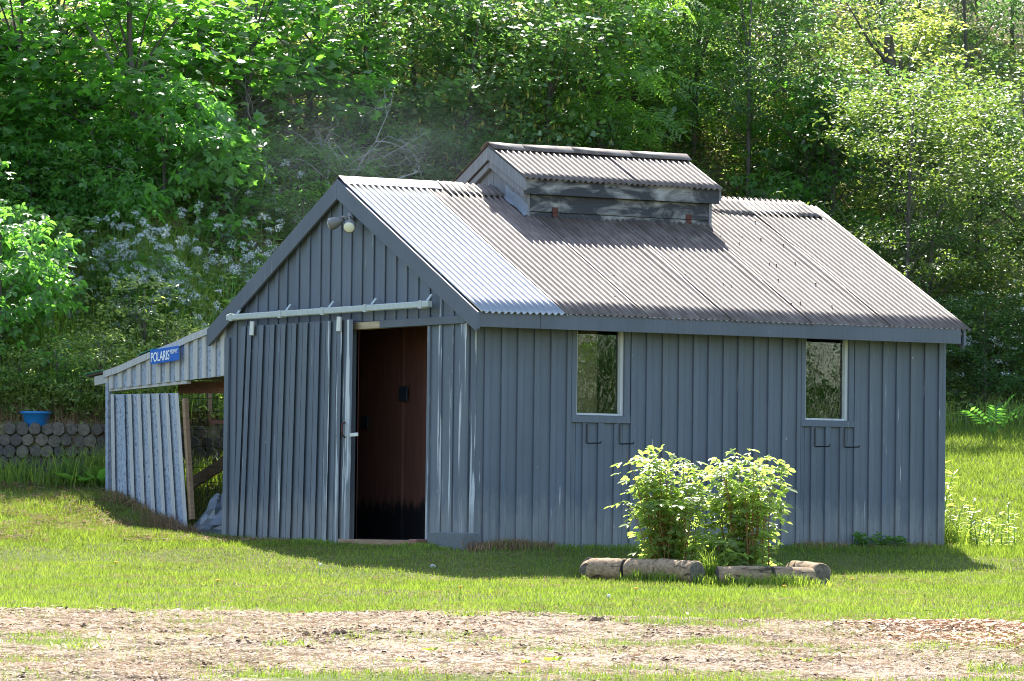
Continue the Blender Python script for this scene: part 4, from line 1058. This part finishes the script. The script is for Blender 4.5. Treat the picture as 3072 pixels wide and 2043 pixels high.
# ------------------------------------------------------------------ hillside: trees, shrubs, flowers
def at_hill(px, py_, d):                           # place on the slope at a lateral seen from the road
    s_ = S(px, d); p = sd(s_, d); return (p[0], p[1], hz(p[0], p[1])-.05)
def spikes(rg, root, tips, c, out):
    q = c[rg.choice(len(c), min(len(c), 260), False)]+rg.normal(size=(min(len(c), 260), 3))*.12
    V, F = leaves(q, rand_dirs(rg, len(q), 1, .15), rand_dirs(rg, len(q), 0, 1), rg.uniform(.08, .14, len(q)), T_NARROW)
    V2, F2 = leaves(q, rand_dirs(rg, len(q), 1, .1), rand_dirs(rg, len(q), 0, 1), rg.uniform(.08, .14, len(q)), T_NARROW)
    o = obj('flower_spike', np_mesh('flower_spike', np.concatenate([V, V2]), [np.concatenate([F[0], F2[0]+len(V)])]), M['spike'], root); o['kind'] = 'stuff'
def blossom(rg, root, tips, c, out):
    cc = tips[rg.choice(len(tips), min(len(tips), 14), False)]+np.array((0, 0, .12)); cc = np.concatenate([cc, cc+rg.normal(size=cc.shape)*.2])
    n = 34; q = np.repeat(cc, n, 0)+rg.normal(size=(len(cc)*n, 3))*np.array((.06, .06, .02))
    V, F = leaves(q, rand_dirs(rg, len(q), 0, 1), rand_dirs(rg, len(q), 1, .4), rg.uniform(.018, .034, len(q)), T_ROUND)
    o = obj('blossom', np_mesh('blossom', V, F), M['petal'], root); o['kind'] = 'stuff'
G1 = 'trees on the slope behind the barn'
PT = {
 'maple': make_tree('maple_tree', 'x', 'tree', 3.4, 1.8, .15, 44, 6, 10, .14, T_MAPLE, 'maple', 1, G1, .28, .19, .055, flat=.3),
 'elder': make_tree('sapling', 'x', 'tree', 2.3, 1.05, .1, 34, 6, 6, .165, T_TRI, 'elder', 2, G1, .24, .13, .03, droop=.8),
 'round': make_tree('leafy_tree', 'x', 'tree', 3.3, 1.65, .1, 46, 6, 15, .1, T_ROUND, 'round', 3, G1, .28, .17, .045, spikes),
 'small': make_tree('small_leaved_tree', 'x', 'tree', 4.2, 1.6, .1, 60, 8, 12, .082, T_FOLD, 'small', 4, G1, .2, .13, .036, flat=.35),
 'small2': make_tree('small_leaved_tree', 'x', 'tree', 2.8, 1.4, .1, 50, 7, 12, .078, T_FOLD, 'small', 14, G1, .19, .125, .05, flat=.35),
 'yellow': make_tree('sunlit_top_tree', 'x', 'tree', 3.0, 1.15, .9, 34, 8, 15, .085, T_FOLD, 'yellow', 5, G1, .2, .13, .05, flat=.3),
 'haw': make_tree('hawthorn_tree', 'x', 'tree', 5.1, 1.9, .25, 100, 8, 14, .085, T_FOLD, 'haw', 24, G1, .2, .13, .04, flat=.35),
 'frond': make_tree('frond_leaved_tree', 'x', 'tree', 4.4, 1.4, .9, 26, 5, 9, .36, T_COMP, 'frond', 6, G1, .3, .22, .06, droop=.35),
 'white': make_tree('flowering_shrub', 'x', 'shrub', 2.2, 1.2, .15, 34, 7, 30, .07, T_FOLD, 'small', 7, 'white flowering shrubs on the right', .24, .14, .04, blossom, stem='stems', foliage='foliage'),
 'bush': make_tree('bush', 'x', 'bush', 1.3, .75, .05, 22, 5, 15, .065, T_FOLD, 'pale_herb', 8, 'low pale bushes above the retaining wall', .18, .1, .02, stem='stems', foliage='foliage'),
 'herb': make_tree('bush', 'x', 'bush', 1.2, .8, .05, 18, 5, 14, .09, T_FOLD, 'herb', 9, 'low green bushes on the slope', .2, .11, .02, stem='stems', foliage='foliage'),
}
used = set()
def slope_at(px, py):                              # where a line of sight meets the slope
    v = ray(px, py); t = 48.
    while t < 75:
        p = CAM+v*t; sl, dl = to_sd(p[0], p[1])
        if dl > hill_start(sl) and p[2] <= hz(p[0], p[1]): break
        t += .06
    return (p[0], p[1], hz(p[0], p[1])-.06)
def put(kind, px, py, sc=1., label=None, group=None, rz=None):
    pr = PT[kind]; loc = slope_at(px, py); rz = rnd.uniform(0, 6.28) if rz is None else rz
    if kind not in used:
        used.add(kind); pr.location = loc; pr.rotation_euler = (0, 0, rz); pr.scale = (sc,)*3; pr['label'] = label
        if group: pr['group'] = group
        return pr
    return copy_tree(pr, loc, rz, sc, label, group)
# left: maples above, bright saplings below
put('maple', 400, 590, .95, 'big dark maple with lobed leaves at the upper left')
put('maple', 40, 560, .9, 'dark maple at the far upper left edge')
put('maple', 740, 470, .85, 'dark maple above the broken snag')
put('maple', 190, 420, .8, 'maple high at the upper left between two darker maples')
put('maple', -230, 600, 1.0, 'dark maple just beyond the left picture edge')
put('maple', 930, 380, .7, 'maple in the gap above the bare dead shrub')
put('elder', 490, 715, .84, 'bright green pointed sapling rising left of the snag')
put('elder', 290, 680, .6, 'bright sapling at the left of the pointed sapling')
put('elder', 90, 700, .62, 'bright loose sapling by the left picture edge')
put('elder', 650, 650, .55, 'small bright sapling just right of the pointed sapling')
put('elder', 0, 1120, .8, 'pale young sapling leaning in at the left edge above the tub')
put('elder', -150, 1000, .9, 'sapling beyond the left picture edge')
put('round', 1090, 470, .9, 'leafy tree rising straight behind the dead shrub')
put('round', 1400, 540, .85, 'dull leafy tree with yellow flower spikes left of the cupola top')
put('round', 1640, 560, .9, 'dull leafy tree with yellow flower spikes right above the cupola')
put('round', 1240, 330, .7, 'leafy tree high between the dead shrub and the cupola')
put('round', 1530, 330, .7, 'leafy tree high above the cupola')
put('round', 1380, 250, .6, 'small leafy tree at the top edge left of the cupola'); put('maple', 560, 300, .6, 'small maple at the top edge left of middle'); put('round', 1720, 250, .65, 'small leafy tree at the top edge right of the cupola peak')
put('round', 1900, 400, .75, 'leafy tree in the wood just right of the cupola roof')
put('frond', 1800, 560, .82, 'bright frond-leaved tree above the right end of the cupola')
put('frond', 2080, 480, .7, 'frond-leaved tree right of the cupola with drooping bright sprays')
put('small', 2240, 640, .9, 'fine-leaved tree behind the right roof ridge')
put('small', 2060, 300, .8, 'fine-leaved tree at the top edge right of middle')
put('small', 2420, 420, .85, 'fine-leaved tree between the roof end and the sunlit yellow-green tree')
put('small', 2900, 420, .85, 'fine-leaved tree at the top right corner')
put('small', 3250, 600, 1., 'fine-leaved tree just beyond the right picture edge')
put('small', 2640, 230, .75, 'fine-leaved tree at the top edge behind the sunlit yellow-green tree')
put('small', 3040, 150, .85, 'fine-leaved tree in the very top right corner'); put('small', 2760, 60, .7, 'fine-leaved tree at the top edge on the right')
put('haw', 2720, 1130, .82, 'big hawthorn with sunlit yellow-green top at the right')
put('haw', 3100, 1140, .85, 'big hawthorn half out of the picture on the right')
put('small', 2930, 50, .7, 'fine-leaved tree at the top edge near the right corner'); put('yellow', 2690, 640, .95, 'tree in pale leaf colour standing in for a sunlit crown top at the upper right'); put('yellow', 2480, 620, .8, 'small yellow-green tree over the right roof slope')  # yellow trees supply the sunlit highlight above the hawthorn through their leaf colour
put('round', 2250, 420, .85, 'broad-leaved tree right of the frond-leaved tree above the ridge end'); put('elder', 2420, 700, .9, 'bright leafy sapling over the right roof slope')
put('small2', 2500, 760, .95, 'thick fine-leaved shrub tree along the right roof slope')
put('small2', 2720, 820, 1.0, 'fine-leaved shrub tree behind the right eave')
put('small2', 2930, 860, 1.0, 'fine-leaved shrub tree at the right lawn edge')
put('small2', 3110, 1000, 1.0, 'fine-leaved shrub tree half out of the picture on the right')
put('small2', 2780, 1080, .8, 'dark fine-leaved shrub tree close behind the right barn corner')
put('white', 2800, 1200, .6, 'white-flowered shrub close behind the right barn corner')
put('white', 2950, 1210, .66, 'white-flowered shrub at the right above the lawn')
put('white', 3100, 1190, .7, 'white-flowered shrub at the right picture edge')
bl = ['pale bush on the wall top by the blue tub', 'pale bush above the middle of the log-end wall', 'pale bush just left of the lean-to roof', 'pale bush behind the lean-to roof', 'pale bush seen through the lean-to opening', 'pale bush at the left edge over the wall', 'taller pale bush over the street sign']
for i, (px, py, sc) in enumerate(((60, 1215, .5), (170, 1220, .6), (300, 1230, .7), (500, 1150, .6), (640, 1180, .6), (-60, 1220, .6), (430, 1120, .85))): put('bush', px, py, sc, bl[i])
hg = 'low green bushes on the slope'
put('herb', 10, 1225, .4, 'low green weeds on the wall top left of the blue tub', hg); put('herb', 160, 1226, .38, 'low green weeds on the wall top right of the blue tub', hg); put('herb', 250, 1224, .42, 'low green weeds on the wall top beside the lean-to post', hg)
for px, py, sc, lb in ((250, 700, .8, 'low bush under the saplings on the far left slope'), (820, 640, .8, 'low bush at the foot of the snag'), (700, 690, .8, 'low bush below the broken snag'), (1380, 590, .7, 'low bush hugging the cupola roof on the left'), (60, 900, .9, 'low bush on the far left above the herbs'), (900, 760, .7, 'low bush rising behind the left rake board'), (1040, 640, .6, 'low bush behind the barn peak'), (940, 600, .6, 'low bush left of the dead shrub'), (1130, 540, .65, 'low bush right of the dead shrub'), (1270, 540, .65, 'low bush left of the cupola behind the ridge'), (2380, 640, .9, 'low bush at the ridge end'), (3030, 1180, .6, 'low bush between the white-flowered shrubs'), (-150, 800, 1, 'low bush beyond the left edge')):
    put('herb', px, py, sc, lb, hg)
# the wood goes on past both picture edges
for k, px, py, sc, lb in (('haw', 3520, 1120, .9, 'hawthorn beyond the right picture edge at the lawn'), ('small', 3750, 700, 1., 'fine-leaved tree well beyond the right edge'), ('small2', 3850, 1100, 1., 'shrub tree well beyond the right edge at the lawn'), ('haw', 4150, 1050, .9, 'hawthorn far beyond the right edge'), ('small', 3450, 350, .9, 'fine-leaved tree high beyond the right edge'), ('small', 4250, 600, 1., 'fine-leaved tree far beyond the right edge'), ('maple', -650, 600, 1., 'maple well beyond the left edge'), ('maple', -1050, 800, 1., 'maple far beyond the left edge'), ('elder', -500, 950, .9, 'sapling well beyond the left edge')):
    put(k, px, py, sc, lb, G1)
# seen only mirrored in the panes
for k, x, y, sc_, lab in (('small2', 7.2, -11, 1.1, 'fine-leaved shrub tree out on the lawn mirrored in the left pane'), ('small2', 9.2, -12.5, 1.2, 'fine-leaved tree out on the lawn mirrored in the panes'), ('maple', 10.9, -11.6, .8, 'small maple out on the lawn mirrored in the right pane'), ('maple', 11.5, -14, 1.3, 'maple far out on the lawn mirrored in the panes'), ('small2', 12.8, -12, 1.3, 'shrub tree out on the lawn at the far right mirrored in the right pane')):
    copy_tree(PT[k], (x, y, gz(x, y)-.4), 1.0, sc_, lab, 'trees mirrored in the panes')
# cow parsley with white umbels
def cow_parsley(seed):
    rg = np.random.default_rng(seed); root = thing('cow_parsley', 'x', 'wildflower', (0, 0, 0), 0, 'white cow parsley on the slope'); b = MB(); Q, Lp, La = [], [], []
    for i in range(7):
        az = rg.uniform(0, 6.28); h = rg.uniform(.25, 1.0); tip = np.array((.25*math.cos(az)*rg.uniform(.2, 1), .25*math.sin(az)*rg.uniform(.2, 1), h))
        b.tube([(0, 0, 0), tip*np.array((.4, .4, .6)), tip], [.006, .005, .003], 4, False)
        for k in range(7):
            a2 = 2*math.pi*k/7; rr_ = rg.uniform(.02, .045); u = tip+np.array((rr_*math.cos(a2), rr_*math.sin(a2), rg.uniform(-.02, .035))) if k else tip+np.array((0, 0, .045))
            b.tube([tip-np.array((0, 0, .02)), u], .002, 3, False)
            Q += list(u+rg.normal(size=(12, 3))*np.array((.014, .014, .009)))
        for k in range(6):
            t = rg.uniform(.15, .8); Lp.append(tip*np.array((t*t, t*t, t))); a3 = rg.uniform(0, 6.28); La.append((math.cos(a3), math.sin(a3), .2))
    Q = np.array(Q); b.build('stems', M['herb'], root)
    V, F = leaves(Q, rand_dirs(rg, len(Q), 0, 1), rand_dirs(rg, len(Q), .6, .7), rg.uniform(.009, .015, len(Q)), T_ROUND); obj('flower_umbels', np_mesh('flower_umbels', V, F), M['petal'], root)['kind'] = 'stuff'
    V, F = leaves(np.array(Lp), np.array(La), rand_dirs(rg, len(Lp), 1, .3), rg.uniform(.12, .2, len(Lp)), T_COMP); obj('foliage', np_mesh('foliage', V, F), M['herb'], root)
    return root
CPp = [cow_parsley(1), cow_parsley(2)]
cpg = 'white cow parsley on the slope'; cpl = 'white-flowered cow parsley in the drift on the slope left of the barn'
spots = []
for i in range(36):
    px = rnd.uniform(280, 800); py = rnd.gauss(930, 50) if px < 560 else rnd.gauss(880, 70)
    spots.append((px, py))
spots += [(560, 1060), (620, 1090), (690, 1040), (150, 960), (230, 990), (800, 720), (850, 730), (90, 1060)]
for i, (px, py) in enumerate(spots):
    loc = slope_at(px, py); pr = CPp[i % 2]
    if i < 2: pr.location = loc; pr['label'] = cpl
    else: copy_tree(pr, loc, rnd.uniform(0, 6), rnd.uniform(.7, 1.1), cpl, cpg)
# undergrowth carpet and slope grass
s, d, x, y = scatter(180000, -10.5, 11.5, 49.5, 70); k = d > hill_start(s)+.1; x, y = x[k], y[k]
pos = np.stack([x, y, hill_z(x, y)+np.abs(RNG.normal(size=len(x)))*.2], -1); az = RNG.uniform(0, 6.28, len(x))
V, F = leaves(pos, np.stack([np.cos(az), np.sin(az), RNG.normal(size=len(x))*.4], -1), rand_dirs(RNG, len(x), 1, .36), RNG.uniform(.05, .12, len(x)), T_FOLD)
o = obj('undergrowth', np_mesh('undergrowth', V, F), M['carpet']); o['kind'] = 'stuff'
s, d, x, y = scatter(14000, -8, -.5, 49.4, 53.2); k = d > hill_start(s)+.05; x, y = x[k], y[k]
o = blades('slope_grass', x, y, hill_z(x, y), RNG.uniform(.2, .65, len(x)), RNG.uniform(.008, .016, len(x)), M['tall'], .3, True)
s, d, x, y = scatter(9000, 1, 8, 53, 60); k = np.abs(d-hill_start(s)) < .45; x, y = x[k], y[k]
o = blades('slope_grass', x, y, np.maximum(hill_z(x, y), ground_z(x, y)), RNG.uniform(.15, .5, len(x)), RNG.uniform(.008, .016, len(x)), M['tall'], .3, True)
s, d, x, y = scatter(7000, -7.5, -2.4, 49.25, 50.1); k = d > hill_start(s)+.02; x, y = x[k], y[k]
o = blades('slope_grass', x, y, hill_z(x, y), RNG.uniform(.05, .24, len(x)), RNG.uniform(.006, .014, len(x)), M['dead_grass'], .55, True)
s, d, x, y = scatter(16000, -7.5, -2.2, 49.25, 51.0); k = d > hill_start(s)+.02; x, y = x[k], y[k]; az = RNG.uniform(0, 6.28, len(x))
pos = np.stack([x, y, hill_z(x, y)+np.abs(RNG.normal(size=len(x)))*.14], -1)
V, F = leaves(pos, np.stack([np.cos(az), np.sin(az), RNG.normal(size=len(x))*.4], -1), rand_dirs(RNG, len(x), 1, .5), RNG.uniform(.03, .08, len(x)), T_FOLD)
o = obj('undergrowth', np_mesh('undergrowth', V, F), M['pale_herb']); o['kind'] = 'stuff'
# bare dead shrub
def branch(b, rg, p, dr_, ln, r, depth):
    pts = [p]; d_ = np.array(dr_, float)
    for i in range(4):
        d_ = unit(d_+rg.normal(size=3)*.22+np.array((0, 0, -.05))); pts.append(pts[-1]+d_*ln/4)
    b.tube(pts, np.linspace(r, r*.45, 5), 5, False)
    if depth:
        for i in range(3 if depth > 1 else 3):
            q = pts[rg.integers(2, 5)]; branch(b, rg, q, unit(d_+rg.normal(size=3)*.75), ln*rg.uniform(.45, .75), r*.5, depth-1)
dc = slope_at(1000, 640)
ds = thing('dead_shrub', 'bare dead shrub with pale tangled twigs left of the barn peak', 'shrub', dc)
rg = np.random.default_rng(12); b = MB()
for dr_ in ((-.7, .3, 1.1), (.3, -.2, 1.2), (-1, .55, .8), (.6, -.35, .9), (-.2, .1, 1.3), (-1, .6, .35), (.9, -.5, .5), (-.5, .2, .9), (.5, -.1, 1.1)):
    branch(b, rg, np.array(dc), unit(np.array(dr_)), rg.uniform(.8, 1.25), .018, 3)
b.build('branches', M['twig'], ds, True)
# broken snag and standing trunks
def trunk_thing(name, label, px, py, h, r, seed, lean_=(0, 0), mat='bark'):
    p = np.array(slope_at(px, py)); rg = np.random.default_rng(seed); root = thing(name, label, 'tree trunk', p)
    q = lambda t: p+np.array((lean_[0]*t*h, lean_[1]*t*h, h*t))+np.array((.03*math.sin(4*t+seed), 0, 0))
    b = MB().tube([q(0)-np.array((0, 0, .2))]+[q(t) for t in (.3, .6, .9, 1)], [r*1.15, r, r*.92, r*.85, r*.6], 10)
    if name == 'snag':
        for i in range(6): t = rg.uniform(0, 6.28); b.tube([q(.97)+np.array((r*.5*math.cos(t), r*.5*math.sin(t), 0)), q(1)+np.array((r*.5*math.cos(t), r*.5*math.sin(t), rg.uniform(.02, .14)))], [r*.25, .005], 5)
    else:
        for i in range(5):
            t = rg.uniform(.35, .95); v = unit(rg.normal(size=3)+np.array((0, 0, .5))); b.tube([q(t), q(t)+v*.5, q(t)+v*1.1+np.array((0, 0, .2))], [r*.3, r*.2, .006], 5, False)
    b.build('stem', M[mat], root, True)
trunk_thing('snag', 'broken-off grey snag standing among the saplings', 722, 560, .62, .1, 1)
trunk_thing('bare_trunk', 'pale slim trunk in the gap under the upper left maples', 590, 470, 3.5, .055, 2, (.03, 0), 'twig')
trunk_thing('bare_trunk', 'dark trunk left of the middle in the wood', 1115, 330, 4, .08, 3, (.02, 0))
trunk_thing('bare_trunk', 'stout dark trunk at the top right of middle', 2340, 330, 5, .11, 4)
trunk_thing('bare_trunk', 'dark leaning trunk in the shade of the right trees', 2690, 640, 2.6, .1, 5, (-.05, .03))
trunk_thing('fallen_trunk', 'slanting pale dead trunk behind the pointed sapling', 560, 520, 1.9, .035, 6, (-.6, .3), 'twig')
# burdock by the wall, fern at the right
def rosette(name, label, cat, loc, n, sz, T, mat, seed, el=(.3, 1.1)):
    rg = np.random.default_rng(seed); root = thing(name, label, cat, loc); az = np.arange(n)*2.4; e_ = rg.uniform(*el, n)
    ax = np.stack([np.cos(az)*np.cos(e_), np.sin(az)*np.cos(e_), np.sin(e_)], -1); pos = ax*sz*.35
    b = MB()
    for q in pos: b.tube([np.array(loc), np.array(loc)+q], .006, 5, False)
    b.build('stalks', M['herb'], root)
    nn = rand_dirs(rg, n, 1, .2); a = unit(ax-np.array((0, 0, .35))); mats = M[mat]
    for i in range(n):
        V, F = leaves(pos[i:i+1], a[i:i+1], nn[i:i+1], np.array([sz*rg.uniform(.7, 1.1)]), T)
        obj('leaf', np_mesh('leaf', V, F), mats, root)
p = sd(-4.75, 48.7); rosette('burdock', 'broad-leaved burdock in front of the log-end wall', 'burdock', (*p, gz(*p)), 7, .3, T_ROUND, 'herb', 1, (.5, 1.3))
p = sd(-4.5, 48.6); rosette('burdock', 'second broad-leaved burdock nearer the lean-to', 'burdock', (*p, gz(*p)), 6, .26, T_ROUND, 'elder', 2, (.5, 1.3))
p = sd(S(2990, 55.4), 55.7); rosette('fern', 'green fern at the shaded top edge of the right lawn', 'fern', (*p, gz(*p)), 8, .42, T_COMP, 'elder', 3, (.9, 1.4))

# ------------------------------------------------------------------ thin smoke drifting over the ridge
def smoke_mat():
    k = N('thin_smoke'); k.t.nodes.remove(k.b); v = k.n('VolumePrincipled')
    v.inputs['Color'].default_value = (.75, .87, 1, 1); v.inputs['Anisotropy'].default_value = .35
    c = k.n('TexCoord'); ln = k.n('VectorMath', operation='LENGTH'); k.l(c.outputs['Object'], ln.inputs[0])
    fall = k.ramp(ln.outputs['Value'], [(0, BW(1)), (.35, BW(.45)), (.65, BW(.12)), (.95, BW(0))])
    nz = k.ramp(k.noise(k.geo((1.3, 1.3, 2.2)), 1, 3, .5, .8), [(.36, BW(0)), (.68, BW(1))])
    mu = k.n('Math', operation='MULTIPLY'); k.l(fall, mu.inputs[0]); k.l(nz, mu.inputs[1])
    m2 = k.n('Math', operation='MULTIPLY'); k.l(mu.outputs[0], m2.inputs[0]); m2.inputs[1].default_value = .05
    k.l(m2.outputs[0], v.inputs['Density']); k.l(v.outputs[0], k.out.inputs['Volume']); return k.m
sc0 = CAM+ray(1130, 490)/np.linalg.norm(ray(1130, 490))*49.5
sv_, sf_ = [(0, 0, -1)], []
for i in range(1, 8):
    for j in range(14): t, q = math.pi*i/8, 2*math.pi*j/14; sv_.append((math.sin(t)*math.cos(q), math.sin(t)*math.sin(q), -math.cos(t)))
sv_.append((0, 0, 1))
for j in range(14):
    j2 = (j+1) % 14; sf_ += [(0, 1+j2, 1+j), (len(sv_)-1, 1+6*14+j, 1+6*14+j2)]
    for i in range(6): sf_.append((1+i*14+j, 1+i*14+j2, 1+(i+1)*14+j2, 1+(i+1)*14+j))
me = bpy.data.meshes.new('smoke'); me.from_pydata(sv_, [], sf_); me.update()
o = obj('smoke', me, smoke_mat()); o.location = Vector([float(v) for v in sc0]); o.scale = (2.6, 1.5, 1.5); o['kind'] = 'stuff'
o['label'] = 'thin bluish smoke drifting over the ridge left of the cupola'
